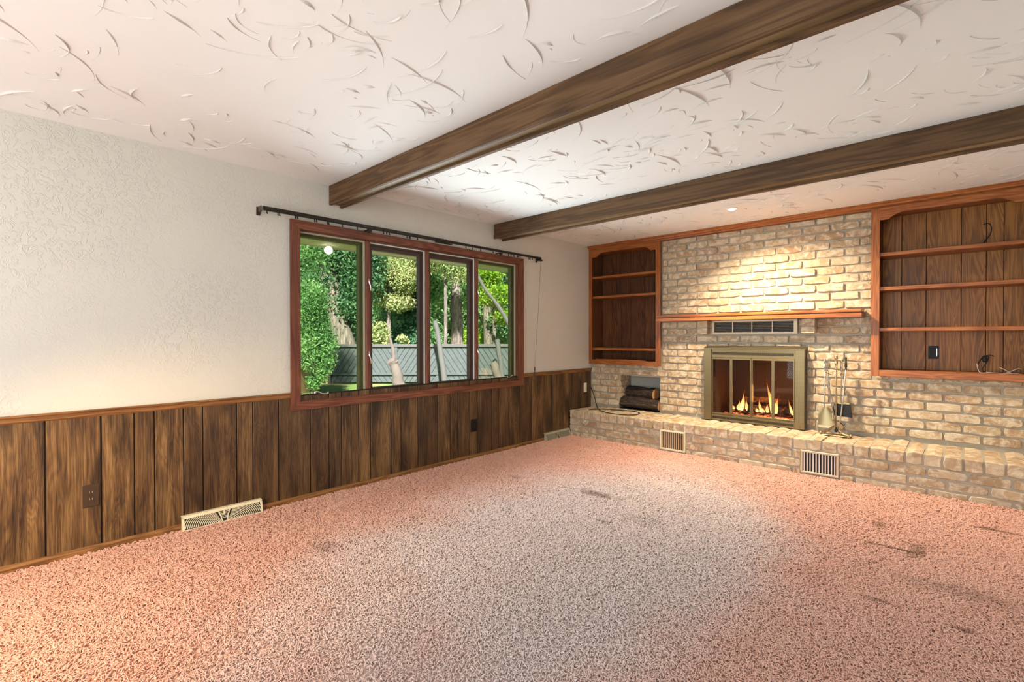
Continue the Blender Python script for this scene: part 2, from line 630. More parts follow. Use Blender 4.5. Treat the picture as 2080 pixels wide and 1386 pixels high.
    mott = k.noise(P, 3.2, 3.0, 0.6)
    fresh = k.mix(mott, (0.64, 0.34, 0.255), (0.71, 0.445, 0.36))
    tired = k.mix(mott, (0.62, 0.485, 0.44), (0.72, 0.585, 0.54))
    c = k.mix(worn, fresh, tired)
    rag = k.noise(P, 13.0, 2.0, 0.65)
    for (sx, sy, rx, ry, rot, st) in ((1.58, 3.25, 0.24, 0.07, 0.05, 0.55), (1.92, 2.80, 0.07, 0.025, 0.0, 0.6), (0.80, 3.15, 0.12, 0.06, 0.3, 0.3), (0.94, 1.34, 0.12, 0.08, 0.3, 0.32),
                                      (3.38, 3.60, 0.14, 0.022, -0.3, 0.75), (3.50, 3.62, 0.05, 0.16, 0.3, 0.45), (3.29, 3.97, 0.05, 0.12, 0.5, 0.45), (3.83, 4.36, 0.16, 0.03, 0.0, 0.6), (3.40, 2.84, 0.10, 0.020, 0.1, 0.5),
                                      (3.71, 2.80, 0.06, 0.03, 0.2, 0.55), (3.70, 3.2, 0.30, 0.10, -0.5, 0.3), (2.15, 3.0, 0.20, 0.12, 0.8, 0.18)):
        q = k.N.new('ShaderNodeVectorMath')
        q.operation = 'SUBTRACT'
        k.link(P, q.inputs[0])
        q.inputs[1].default_value = (sx, sy, 0)
        mm = k.mapping(q.outputs[0], (1 / rx, 1 / ry, 0), rot=(0, 0, 0))
        l2 = k.N.new('ShaderNodeVectorMath')
        l2.operation = 'LENGTH'
        k.link(mm, l2.inputs[0])
        dd = k.math('ADD', l2.outputs['Value'], k.math('MULTIPLY', k.math('SUBTRACT', rag, 0.5), 1.6))
        c = k.mix(k.math('MULTIPLY', k.ramp(dd, [(0.45, 1.0), (1.1, 0.0)]), st), c, (0.13, 0.062, 0.030))
    k.color(c)
    MAT['carpet'] = k.m
    # outside
    k = M('lawn', 0.95, spec=0.1)
    co = k.coords('Object')
    c = k.mix(k.noise(co, 9.0, 5.0, 0.7), (0.10, 0.19, 0.055), (0.26, 0.34, 0.13))
    c = k.mix(k.ramp(k.noise(co, 0.55, 4.0, 0.6), [(0.50, 0.0), (0.62, 0.85)]), c, (0.46, 0.33, 0.19))
    k.color(c)
    k.bump(k.noise(co, 60.0, 4.0), 0.8, 0.03)
    MAT['lawn'] = k.m

    def leaf(name, a, b, hi):
        k = M(name, 0.55, spec=0.3)
        P = k.position()
        n = k.noise(P, 1.4, 4.0, 0.7)
        c = k.ramp(n, [(0.32, a), (0.5, b), (0.70, hi)])
        c = k.mix(k.ramp(k.noise(P, 17.0, 1.0), [(0.4, 0.0), (0.65, 0.4)]), c, hi)
        df = k.N.new('ShaderNodeBsdfTranslucent')
        k.link(c, df.inputs[0])
        k.color(c)
        mx = k.N.new('ShaderNodeMixShader')
        mx.inputs[0].default_value = 0.45
        k.link(k.b.outputs[0], mx.inputs[1])
        k.link(df.outputs[0], mx.inputs[2])
        k.link(mx.outputs[0], k.N['Material Output'].inputs[0])
        return k.m
    MAT['leaf_fresh'] = leaf('leaf_fresh', (0.06, 0.17, 0.06), (0.14, 0.32, 0.11), (0.34, 0.52, 0.22))
    MAT['leaf_dark'] = leaf('leaf_dark', (0.035, 0.10, 0.055), (0.08, 0.20, 0.10), (0.20, 0.36, 0.17))
    MAT['leaf_gold'] = leaf('leaf_gold', (0.14, 0.25, 0.08), (0.32, 0.42, 0.16), (0.62, 0.58, 0.32))
    MAT['leaf_lime'] = leaf('leaf_lime', (0.10, 0.26, 0.025), (0.24, 0.44, 0.035), (0.46, 0.60, 0.09))
    MAT['needle'] = leaf('needle', (0.035, 0.12, 0.07), (0.08, 0.23, 0.13), (0.20, 0.38, 0.22))
    k = M('tree_bark', 0.95, spec=0.1)
    co = k.coords('Object')
    n = k.noise(k.mapping(co, (1, 1, 0.2)), 16.0, 5.0, 0.65)
    k.color(k.ramp(n, [(0.35, (0.085, 0.070, 0.062)), (0.6, (0.25, 0.215, 0.20)), (0.8, (0.36, 0.32, 0.30))]))
    k.bump(n, 0.8, 0.03)
    MAT['tree_bark'] = k.m
    k = M('grey_stained_board', 0.75, spec=0.2)
    co = k.jitter(k.coords('Object'), 11.0)
    k.color(k.mix(k.noise(co, 6.0, 4.0), (0.065, 0.080, 0.088), (0.12, 0.14, 0.15)))
    MAT['fence'] = k.m
    MAT['fence_post'] = plain('pale_grey_timber', (0.11, 0.108, 0.112), 0.8)
    k = M('weathered_stump', 0.9)
    co = k.coords('Object')
    k.color(k.mix(k.noise(co, 14.0, 4.0), (0.10, 0.08, 0.074), (0.18, 0.148, 0.138)))
    MAT['stump'] = k.m
    MAT['soffit'] = plain('cream_soffit_paint', (0.88, 0.82, 0.58), 0.6)
    MAT['fascia'] = plain('white_fascia', (0.78, 0.76, 0.72), 0.6)
    MAT['shed_wall'] = plain('ochre_shed_wall', (0.42, 0.27, 0.13), 0.8)
    MAT['shed_roof'] = plain('slate_shed_roof', (0.06, 0.07, 0.085), 0.7)
    MAT['niche_board'] = plain('grey_board', (0.44, 0.43, 0.38), 0.8)
    MAT['wall_white'] = plain('plain_wall_paint', (0.70, 0.68, 0.64), 0.8)


make_materials()

# ------------------------------------------------------------------ the room shell
RX = 4.10          # right wall
RY0 = -2.40        # rear wall
BRY = 5.516        # brick face
MOY = 5.531        # mortar face
H = 2.44

floor = obj('floor', box(-0.15, RX + 0.15, RY0 - 0.15, 6.3, -0.22, -0.016), MAT['carpet'], kind='structure')
ceil_ = obj('ceiling', box(-0.15, RX + 0.15, RY0 - 0.15, 6.3, H, H + 0.2), MAT['ceiling'], kind='structure')

WY0, WY1, WZ0, WZ1 = 1.585, 4.07, 0.735, 2.068     # rough opening of the window
wall_left = obj('wall_left', holed_wall([RY0 - 0.15, WY0, WY1, 6.3], [-0.016, WZ0, WZ1, H], [(WY0, WY1, WZ0, WZ1)], lambda u, z, d: (-d, u, z), 0.15), MAT['wall'], kind='structure')
wall_right = obj('wall_right', box(RX, RX + 0.15, RY0 - 0.15, 6.3, -0.016, H), MAT['wall_white'], kind='structure')
wall_rear = obj('wall_rear', holed_wall([0, 0.5, 3.8, RX], [-0.016, 0.2, 2.28, H], [(0.5, 3.8, 0.2, 2.28)], lambda u, z, d: (u, RY0 - d, z), 0.15), MAT['wall_white'], kind='structure')
HOLES = [(0.02, 0.995, 0.905, 2.40), (0.43, 0.99, 0.325, 0.745), (1.63, 2.47, 0.325, 1.06), (3.09, 4.08, 0.90, 2.40)]
xs = sorted({0.0, RX} | {h[0] for h in HOLES} | {h[1] for h in HOLES})
zs = sorted({-0.016, H} | {h[2] for h in HOLES} | {h[3] for h in HOLES})
wall_back = obj('wall_back', holed_wall(xs, zs, HOLES, lambda u, z, d: (u, MOY + d, z), 0.62), MAT['mortar'], kind='structure')

# plaster trowel ridges on the ceiling: raised curved strokes
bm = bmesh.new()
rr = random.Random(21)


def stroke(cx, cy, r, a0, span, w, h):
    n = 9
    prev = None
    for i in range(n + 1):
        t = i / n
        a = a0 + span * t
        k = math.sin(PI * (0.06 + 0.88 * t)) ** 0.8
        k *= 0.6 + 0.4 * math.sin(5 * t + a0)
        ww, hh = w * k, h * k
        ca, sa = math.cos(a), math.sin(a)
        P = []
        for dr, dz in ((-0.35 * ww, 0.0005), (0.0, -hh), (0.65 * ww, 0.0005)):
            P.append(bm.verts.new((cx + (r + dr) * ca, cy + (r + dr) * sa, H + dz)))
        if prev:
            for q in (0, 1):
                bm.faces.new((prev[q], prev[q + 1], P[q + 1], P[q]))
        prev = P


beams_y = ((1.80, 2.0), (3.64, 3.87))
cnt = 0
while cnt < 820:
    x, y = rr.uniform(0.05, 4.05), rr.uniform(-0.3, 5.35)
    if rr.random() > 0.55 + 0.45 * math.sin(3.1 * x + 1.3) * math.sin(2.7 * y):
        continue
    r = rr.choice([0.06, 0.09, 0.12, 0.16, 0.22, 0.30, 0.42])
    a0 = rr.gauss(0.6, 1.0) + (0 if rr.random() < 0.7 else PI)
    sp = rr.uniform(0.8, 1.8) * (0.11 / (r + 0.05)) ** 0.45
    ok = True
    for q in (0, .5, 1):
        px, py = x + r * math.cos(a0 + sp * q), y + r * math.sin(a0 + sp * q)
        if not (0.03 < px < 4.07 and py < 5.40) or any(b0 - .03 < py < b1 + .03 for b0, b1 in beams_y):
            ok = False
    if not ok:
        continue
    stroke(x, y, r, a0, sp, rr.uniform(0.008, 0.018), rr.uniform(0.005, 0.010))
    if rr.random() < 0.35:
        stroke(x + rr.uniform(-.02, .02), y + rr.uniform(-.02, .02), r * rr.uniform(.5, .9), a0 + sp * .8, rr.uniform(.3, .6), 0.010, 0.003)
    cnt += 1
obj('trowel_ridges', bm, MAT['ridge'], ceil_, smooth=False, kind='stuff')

# ---- panelling below the chair rail
G = [-2.4, -2.1, -1.86, -1.72, -1.5, -1.29, -1.17, -0.93, -0.72, -0.55, -0.36, -0.21, -0.05, 0.199, 0.437, 0.592, 0.693, 0.848, 0.957, 1.162, 1.266, 1.443, 1.680, 1.831, 1.937, 2.090, 2.198, 2.401, 2.505, 2.687, 2.915, 3.073, 3.168, 3.325, 3.434, 3.641, 3.745, 3.907, 4.085, 4.290, 4.478, 4.666, 4.903, 5.06, 5.21, 5.40, 5.512]
obj('panel_backing', box(0.0005, 0.003, RY0, 5.512, -0.01, 0.80), MAT['groove'], wall_left)
for a, b in zip(G[:-1], G[1:]):
    o = obj('plank', box(0.003, 0.011, a + 0.0035, b - 0.0035, -0.008, 0.79, 0.0022), MAT['plank'], wall_left)
    # give each plank an origin of its own so the grain differs
RAIL = [(0.0005, 0.778), (0.014, 0.778), (0.020, 0.786), (0.020, 0.806), (0.026, 0.812), (0.026, 0.820), (0.0005, 0.820)]
obj('trim_1', prism([(x, z) for x, z in RAIL], 'y', RY0, 1.528), MAT['rail'], kind='structure')
obj('trim_2', prism([(x, z) for x, z in RAIL], 'y', 4.132, 5.512), MAT['rail'], kind='structure')
obj('baseboard_left', prism([(0.011, -0.012), (0.024, -0.012), (0.024, 0.016), (0.019, 0.030), (0.011, 0.033)], 'y', RY0, 4.99), MAT['rail'], kind='structure')
# crown strip over the brick and bookcases
CR = [(5.527, 2.4395), (5.432, 2.4395), (5.432, 2.428), (5.445, 2.418), (5.450, 2.405), (5.468, 2.396), (5.472, 2.386), (5.527, 2.384)]
obj('trim_3', prism(CR, 'x', 0.002, RX - 0.002), MAT['oak_x'], kind='structure')

# ------------------------------------------------------------------ bricks
BL, BH, BD, MOD, CRS = 0.2215, 0.069, 0.05, 0.235, 0.0825
br = random.Random(5)


def brick_mesh(name, L, Hh, D, nx=4, nz=2, jit=0.004, rnd=0.0045):
    """front face at y=0 looking to -y, centred in x and z"""
    bm = bmesh.new()
    F = {}
    for i in range(nx + 1):
        for j in range(nz + 1):
            u, w = i / nx, j / nz
            edge = i in (0, nx) or j in (0, nz)
            x = (u - .5) * (L - 2 * rnd * 0.9) + br.gauss(0, jit * .5)
            z = (w - .5) * (Hh - 2 * rnd * 0.9) + br.gauss(0, jit * .5)
            if i in (0, nx) and j in (0, nz):
                x *= 1 - br.uniform(0.0, 0.05)
                z *= 1 - br.uniform(0.0, 0.22)
            y = br.gauss(0.0005, jit * .28)
            F[i, j] = bm.verts.new((x, y, z))
    for i in range(nx):
        for j in range(nz):
            bm.faces.new((F[i, j], F[i + 1, j], F[i + 1, j + 1], F[i, j + 1]))
    per = [(i, 0) for i in range(nx)] + [(nx, j) for j in range(nz)] + [(i, nz) for i in range(nx, 0, -1)] + [(0, j) for j in range(nz, 0, -1)]
    R1, R2 = [], []
    for (i, j) in per:
        v = F[i, j].co
        sx = (-1 if i == 0 else (1 if i == nx else 0))
        sz = (-1 if j == 0 else (1 if j == nz else 0))
        kx = rnd * (0.6 if sx and sz else 1)
        p = (v.x + sx * kx, v.y + rnd * br.uniform(0.7, 1.4), v.z + sz * kx)
        R1.append(bm.verts.new(p))
        R2.append(bm.verts.new((p[0], D, p[2])))
    per = [F[q] for q in per]
    n = len(per)
    for a in range(n):
        b = (a + 1) % n
        bm.faces.new((per[b], per[a], R1[a], R1[b]))
        bm.faces.new((R1[b], R1[a], R2[a], R2[b]))
    bmesh.ops.recalc_face_normals(bm, faces=bm.faces[:])
    me = bpy.data.meshes.new(name)
    bm.to_mesh(me)
    bm.free()
    for p in me.polygons:
        p.use_smooth = True
    me.set_sharp_from_angle(angle=math.radians(24))
    me.materials.append(MAT['brick'])
    return me


STRETCH = [brick_mesh('brick', BL, BH, BD) for _ in range(14)]


def lay(parent, me, loc, sx=1.0, sz=1.0, rot=(0, 0, 0), name='brick'):
    o = bpy.data.objects.new(name, me)
    COL.objects.link(o)
    o.parent = parent
    o.location = Vector(loc) - Vector(parent.location)
    o.scale = (sx, 1, sz)
    o.rotation_euler = rot
    return o


ZB = 0.350
PH = 1.095
# one running bond over the whole wall, cut round everything set into it
CUTS = [(-1, 1.022, 0.883, 3), (3.066, 9, 0.883, 3), (0.43, 0.992, 0.0, 0.748), (1.562, 2.545, 0.0, 1.133), (1.624, 2.469, 1.260, 1.4135), (1.0, 3.014, 1.4130, 1.4865), (-1, 9, 2.386, 3), (-1, 9, -1, 0.331), (-1, 0.004, -1, 3), (RX - 0.004, 9, -1, 3)]
for k in range(-1, 26):
    off = PH if k % 2 else PH + MOD / 2
    for n in range(-6, 15):
        rc = (off + n * MOD + 0.0068, off + (n + 1) * MOD - 0.0068, ZB + k * CRS, ZB + k * CRS + BH)
        for (p, q, r, t) in CUTS:
            if rc is None or rc[0] >= q or rc[1] <= p or rc[2] >= t or rc[3] <= r:
                continue
            m = 0.004
            opts = [(rc[0], p - m, rc[2], rc[3]), (q + m, rc[1], rc[2], rc[3]), (rc[0], rc[1], rc[2], r - m), (rc[0], rc[1], t + m, rc[3])]
            opts = [o for o in opts if o[1] - o[0] > 0.028 and o[3] - o[2] > 0.015]
            rc = max(opts, key=lambda o: (o[1] - o[0]) * (o[3] - o[2])) if opts else None
        if rc is None:
            continue
        w_, h_ = rc[1] - rc[0], rc[3] - rc[2]
        lay(wall_back, br.choice(STRETCH), ((rc[0] + rc[1]) / 2 + br.gauss(0, .001), BRY + br.gauss(0, 0.0045), (rc[2] + rc[3]) / 2 + br.gauss(0, .0012)), w_ / BL, h_ / BH, (0, br.gauss(0, 0.006) if w_ > .15 else 0, 0))
# left reveal of the wood niche
for k in range(5):
    for q in range(2):
        lay(wall_back, br.choice(STRETCH), (0.440, 5.60 + 0.115 * q, ZB + k * CRS + BH / 2), 0.10 / BL, 1.0, (0, 0, PI / 2))
obj('niche_back', box(0.40, 1.02, 5.82, 5.84, 0.32, 0.75), MAT['niche_board'], wall_back)
obj('niche_floor', box(0.43, 0.99, MOY, 5.82, 0.318, 0.3265), MAT['black'], wall_back)

# brick corbels under the mantel
for (a, b, lab) in ((1.480, 1.594, 'small brick corbel under the left of the mantel'), (2.510, 2.632, 'small brick corbel under the right of the mantel')):
    e = empty('mantel_corbel', ((a + b) / 2, MOY, 1.26), 0, lab, 'corbel')
    obj('corbel_core', box(a + .006, b - .006, 5.445, MOY - 0.0005, 1.266, 1.411), MAT['mortar'], e)
    for z in (1.263, 1.341):
        me = brick_mesh('brick', b - a, 0.070, 0.09, 2, 2)
        lay(e, me, ((a + b) / 2, 5.432 + br.gauss(0, .002), z + 0.035))

# ------------------------------------------------------------------ raised hearth
HY, HZ, HX0, HX1 = 4.998, 0.318, 0.026, 4.098
hearth = empty('brick_hearth', (2.06, 5.25, 0.0), 0, 'long raised tan brick hearth running below the fireplace and both bookcases', 'hearth')
obj('hearth_core', box(HX0 + 0.012, HX1 - 0.004, HY + 0.009, MOY - 0.001, -0.012, HZ - 0.011), MAT['mortar'], hearth)
CAPS = []
for q in range(10):
    # header brick with rounded nose: front face to -y, long in y
    me = brick_mesh('brick', 0.1025, 0.100, 0.252, 2, 2, 0.004, 0.006)
    CAPS.append(me)
x = 0.024
while x < HX1 - 0.03:
    x2 = min(x + 0.1145, HX1)
    w = x2 - x - 0.010
    dz = br.gauss(0, 0.0022)
    lay(hearth, br.choice(CAPS), ((x + x2) / 2 + 0.001, HY + br.gauss(0, 0.004), HZ - 0.051 + dz), w / 0.1025)
    lay(hearth, br.choice(CAPS), ((x + x2) / 2 + 0.001, HY + 0.263 + br.gauss(0, 0.003), HZ - 0.051 + br.gauss(0, 0.002)), w / 0.1025)
    x = x2
VENTS = ((1.255, 1.537, 0.012, 0.225), (2.610, 2.900, 0.012, 0.214))
for k, zb in enumerate((0.137, 0.0545, -0.028)):
    segs = []
    lo = HX0
    for (a, b, c, d) in VENTS:
        if zb < 0.225:
            segs.append((lo, a))
            lo = b
    segs.append((lo, HX1))
    off = 1.602 + (MOD / 2 if k % 2 else 0)
    for (a, b) in segs:
        n0 = int((a - off) / MOD) - 2
        for n in range(n0, n0 + 24):
            p, q = max(off + n * MOD + 0.007, a + 0.005), min(off + (n + 1) * MOD - 0.007, b - 0.005)
            if q - p < 0.03:
                continue
            lay(hearth, br.choice(STRETCH), ((p + q) / 2, HY + 0.002 + br.gauss(0, 0.003), zb + BH / 2), (q - p) / BL, 1.0 + br.gauss(0, .02), (0, br.gauss(0, .006), 0))


def hearth_grille(x0, x1, z0, z1, n, frame_m, slat_m, back_m, lab):
    e = empty('hearth_grille', ((x0 + x1) / 2, HY, z0), 0, lab, 'vent')
    y = HY - 0.006
    bm = bmesh.new()
    t = 0.017
    for a, b, c, d in ((x0, x1, z1 - t, z1), (x0, x1, z0, z0 + t), (x0, x0 + t, z0 + t, z1 - t), (x1 - t, x1, z0 + t, z1 - t)):
        add_box(bm, a, b, y - 0.006, y + 0.022, c, d, 0.002)
    obj('frame', bm, frame_m, e)
    obj('duct', box(x0 + t * .6, x1 - t * .6, y + 0.0100, y + 0.0130, z0 + t * .6, z1 - t * .6), back_m, e)
    w = (x1 - x0 - 2 * t) / n
    for i in range(n):
        c = x0 + t + (i + .5) * w
        obj('slat', box(c - w * .19, c + w * .19, y - 0.001, y + 0.005, z0 + t * .9, z1 - t * .9), slat_m, e)
    return e


hearth_grille(*VENTS[0], 11, MAT['cream_metal'], MAT['slat_brass'], MAT['duct'], 'cream framed grille with brassy slats in hearth face, nearer the window')
hearth_grille(*VENTS[1], 11, MAT['tan_metal'], MAT['slat_white'], MAT['black'], 'tan framed grille with pale slats over black in hearth face, below the fire tools')

# ------------------------------------------------------------------ window
win = empty('window_1', (0, 2.83, 0.69))
win['kind'] = 'structure'
CO = (1.528, 4.131, 0.686, 2.121)      # casing outer y0,y1,z0,z1
CI = (1.597, 4.056, 0.749, 2.056)      # casing inner
X0, X1 = 0.0125, 0.034
for nm, poly in (('casing_top', [(CO[0], CO[3]), (CO[1], CO[3]), (CI[1], CI[3]), (CI[0], CI[3])]), ('casing_bottom', [(CO[0], CO[2]), (CI[0], CI[2]), (CI[1], CI[2]), (CO[1], CO[2])]),
                 ('casing_side', [(CO[0], CO[2]), (CO[0], CO[3]), (CI[0], CI[3]), (CI[0], CI[2])]), ('casing_side', [(CO[1], CO[2]), (CI[1], CI[2]), (CI[1], CI[3]), (CO[1], CO[3])])):
    xin = 0.0005 if nm != 'casing_bottom' else 0.0125
    obj(nm, prism(poly, 'x', 0.0005 if nm == 'casing_top' else 0.0125, 0.032), MAT['casing_v' if 'side' in nm else 'casing_h'], win)
# jamb lining
bm = bmesh.new()
for a, b, c, d in ((WY0, CI[0] + .006, WZ0, WZ1), (CI[1] - .006, WY1, WZ0, WZ1), (CI[0], CI[1], CI[3] - .004, WZ1), (CI[0], CI[1], WZ0, CI[2] + .004)):
    add_box(bm, -0.13, 0.0125, a, b, c, d)
obj('jamb', bm, MAT['casing_v'], win)
MUL = ((2.172, 2.209), (2.795, 2.831), (3.424, 3.460))
for a, b in MUL:
    obj('mullion', box(-0.11, -0.002, a, b, CI[2] + .004, CI[3] - .004, 0.003), MAT['casing_v'], win)
ed = [CI[0] + .006, MUL[0][0], MUL[0][1], MUL[1][0], MUL[1][1], MUL[2][0], MUL[2][1], CI[1] - .006]
zb0, zt0 = CI[2] + .004, CI[3] - .004


def ring(x0, x1, y0, y1, z0, z1, w, wb=None):
    bm = bmesh.new()
    wb = wb or w
    for a, b, c, d in ((y0, y1, z1 - w, z1), (y0, y1, z0, z0 + wb), (y0, y0 + w, z0 + wb, z1 - w), (y1 - w, y1, z0 + wb, z1 - w)):
        add_box(bm, x0, x1, a, b, c, d)
    return bm


for i in range(4):
    a, b = ed[2 * i] + .0005, ed[2 * i + 1] - .0005
    if i in (0, 3):
        s = obj('sash', ring(-0.105, -0.060, a, b, zb0, zt0, 0.036, 0.034), MAT['sash_olive'], win)
        obj('screen_frame', ring(-0.036, -0.020, a + .002, b - .002, zb0 + .022, zt0 - .002, 0.014), MAT['sash_beige'], s)
        obj('sill_strip', box(-0.058, -0.012, a + .002, b - .002, zb0, zb0 + 0.021), MAT['sash_dark'], s)
        obj('screen', box(-0.029, -0.0282, a + .015, b - .015, zb0 + .035, zt0 - .015), MAT['screen'], s)
        obj('pane', box(-0.084, -0.080, a + .035, b - .035, zb0 + .033, zt0 - .035), MAT['glass'], s)
        # crank handle
        cy = a + 0.125 if i == 0 else b - 0.07
        sgn = 1 if i == 0 else -1
        bm = bmesh.new()
        add_box(bm, -0.022, -0.004, cy - .035, cy + .035, zb0 + 0.0212, zb0 + .034, .003)
        add_lathe(bm, [(0.010, 0.0), (0.011, 0.02), (0.008, 0.028)], (-0.012, cy, zb0 + .033), 10)
        add_tube(bm, smooth_pts([(-0.008, cy, zb0 + .058), (0.004, cy + sgn * .02, zb0 + .056), (0.008, cy + sgn * .05, zb0 + .040), (0.008, cy + sgn * .095, zb0 + .038)], 4), 0.0055, 8)
        add_lathe(bm, [(0.004, 0), (0.008, .005), (0.008, .016), (0.003, .021)], (0.008, cy + sgn * .095, zb0 + .034), 8)
        obj('crank_handle', bm, MAT['chrome'], s, smooth=True)
    else:
        s = obj('sash', ring(-0.095, -0.050, a, b, zb0 + .018, zt0 - .018, 0.044, 0.030), MAT['sash_dark'], win)
        obj('glazing_strip', ring(-0.034, -0.024, a + .001, b - .001, zb0 + .012, zt0 - .004, 0.009, 0.022), MAT['white_vinyl'], s)
        obj('sash_rim', ring(-0.050, -0.036, a + .006, b - .014, zb0 + .020, zt0 - .014, 0.012, 0.010), MAT['sash_dark'], s)
        obj('pane', box(-0.080, -0.076, a + .043, b - .043, zb0 + .047, zt0 - .061), MAT['glass'], s)
for yl in (MUL[0][1] - .018, MUL[2][1] - .018):
    for z in (1.68, 1.06):
        obj('latch', tube(smooth_pts([(-0.0025, yl, z + .055), (0.016, yl - .006, z + .03), (0.022, yl + .004, z - .01), (0.012, yl + .012, z - .05)], 4), [0.006] * 4 + [0.005] * 8 + [0.003], 8), MAT['chrome' if z < 1.5 or yl < 3 else 'chrome'], win, smooth=True)

# curtain rod
rod = empty('curtain_rod', (0.0, 2.85, 2.15), 0, 'dark bronze traverse curtain rod above the window with hanging pull cord', 'curtain rod')
zr = 2.135
bm = bmesh.new()
add_box(bm, 0.066, 0.086, 1.315, 2.98, zr, zr + .030, .004)
obj('track', bm, MAT['bronze'], rod)
obj('track', box(0.069, 0.083, 2.9801, 4.385, zr + .002, zr + .027, .004), MAT['bronze'], rod)
for y, s in ((1.315, -1), (4.385, 1)):
    bm = bmesh.new()
    add_box(bm, 0.0005, 0.062, y + s * .004 - .003, y + s * .004 + .003, zr - .008, zr + .034)
    add_box(bm, 0.0005, 0.005, y + s * .002 - .014, y + s * .002 + .014, zr - .026, zr + .034, .001)
    obj('end_bracket', bm, MAT['brown_plastic'], rod)
obj('pulley_box', box(0.060, 0.090, 4.33, 4.395, zr - .018, zr + .0), MAT['bronze'], rod)
for y in (2.16, 3.72):
    bm = bmesh.new()
    add_box(bm, 0.0005, 0.066, y - .010, y + .010, zr - .006, zr - .0005)
    add_prism(bm, [(y - .020, zr - .001), (y + .020, zr - .001), (y + .012, zr - .030), (y - .006, zr - .032)], 'x', 0.060, 0.080)
    obj('support_bracket', bm, MAT['bronze'], rod)
for y in (1.345, 1.42, 1.432, 1.545, 1.56, 1.69, 1.705, 1.79, 1.803, 1.915, 2.045, 2.29, 2.32, 2.345, 2.525, 2.55, 2.56, 2.64, 3.22, 3.31, 3.42, 3.60, 3.83, 3.92, 3.975, 3.995, 4.02, 4.17, 4.19, 4.225, 4.29):
    bm = bmesh.new()
    add_box(bm, 0.073, 0.080, y - .003, y + .003, zr - .016, zr + .001)
    add_box(bm, 0.073, 0.080, y - .001, y + .006, zr - .021, zr - .014)
    obj('carrier', bm, MAT['black'], rod)
obj('master_carrier', box(0.068, 0.090, 2.84, 3.04, zr - .013, zr - .003, .002), MAT['bronze'], rod)
obj('pull_cord', tube([(0.078, 4.375, zr - .018), (0.066, 4.345, 1.55), (0.046, 4.302, 0.885)], 0.0028, 6), MAT['cord'], rod)
obj('cord_weight', lathe([(0.003, -.15), (0.006, -.148), (0.006, -.045), (0.009, -.035), (0.009, -.005), (0.004, 0.0)], (0.046, 4.302, 0.889), 8), MAT['brown_plastic'], rod, smooth=True)

# ------------------------------------------------------------------ ceiling beams
for (y0, y1, lab) in ((1.842, 1.956, 'rough brown boxed ceiling beam, the nearer one'), (3.680, 3.826, 'rough brown boxed ceiling beam, nearer the fireplace')):
    e = empty('ceiling_beam', (2.05, (y0 + y1) / 2, 2.285), 0, lab, 'beam')
    xa, xb = 0.0005, RX - .0005
    obj('side_board', box(xa, xb, y0, y0 + .024, 2.286, 2.4395, .003), MAT['beam'], e)
    obj('side_board', box(xa, xb, y1 - .026, y1, 2.278, 2.4395, .003), MAT['beam'], e)
    obj('bottom_board', box(xa, xb, y0 + .0241, y1 - .0261, 2.298, 2.316), MAT['beam_bottom_lit'], e)
# recessed eyeball lamp between the second beam and the fireplace wall
e = empty('ceiling_spotlight', (2.085, 4.77, 2.44), 0, 'small white recessed eyeball spotlight in the ceiling before the fireplace', 'ceiling light')
bm = bmesh.new()
pr = [(0.052, 2.4398), (0.052, 2.434), (0.040, 2.432), (0.036, 2.4398)]
n = 20
rings_ = []
for k in range(n):
    a = 2 * PI * k / n
    rings_.append([bm.verts.new((2.085 + r * math.cos(a), 4.77 + r * math.sin(a), z)) for r, z in pr])
for k in range(n):
    q, w = rings_[k], rings_[(k + 1) % n]
    for j in range(3):
        bm.faces.new((q[j], q[j + 1], w[j + 1], w[j]))
obj('trim_ring', bm, MAT['white_vinyl'], e, smooth=True)
bm = lathe([(0.004, -0.020), (0.018, -0.017), (0.030, -0.009), (0.036, -0.002)], (2.085, 4.77, 2.4395), 16)
obj('eyeball', bm, MAT['bulb'], e, smooth=True)
light('spotlight_lamp', 'SPOT', (2.085, 4.775, 2.41), (2.42, 5.10, 0.50), 430, (1.0, 0.80, 0.54), spot_size=math.radians(132), spot_blend=1.0, shadow_soft_size=0.025)

# ------------------------------------------------------------------ bookcases
def scallop(x0, x1, zlow, zhigh, ztop, lip, run):
    """outline (x, z) of a valance board: low lips at both ends, ogee up to a raised middle"""
    pts = [(x0, ztop), (x0, zlow), (x0 + lip, zlow)]
    for k in range(1, 9):
        t = k / 8
        pts.append((x0 + lip + run * t, zlow + (zhigh - zlow) * (math.sin(t * PI / 2) ** 0.8 if t > .12 else t * 1.2)))
    for k in range(7, -1, -1):
        t = k / 8
        pts.append((x1 - lip - run * t, zlow + (zhigh - zlow) * (math.sin(t * PI / 2) ** 0.8 if t > .12 else t * 1.2)))
    pts += [(x1, zlow), (x1, ztop)]
    return pts


def valance(x0, x1, y0, y1, *a):
    # triangulable as strips: split the concave outline into quads between bottom edge and top edge
    P = scallop(x0, x1, *a)
    bot = P[1:-1]
    zt = a[2]
    bm = bmesh.new()
    rows = []
    for (x, z) in bot:
        rows.append([bm.verts.new((x, y0, z)), bm.verts.new((x, y0, zt)), bm.verts.new((x, y1, z)), bm.verts.new((x, y1, zt))])
    for p, q in zip(rows[:-1], rows[1:]):
        bm.faces.new((p[0], q[0], q[1], p[1]))
        bm.faces.new((p[2], p[3], q[3], q[2]))
        bm.faces.new((p[0], p[2], q[2], q[0]))
        bm.faces.new((p[1], q[1], q[3], p[3]))
    bm.faces.new((rows[0][0], rows[0][1], rows[0][3], rows[0][2]))
    bm.faces.new((rows[-1][0], rows[-1][2], rows[-1][3], rows[-1][1]))
    return bm


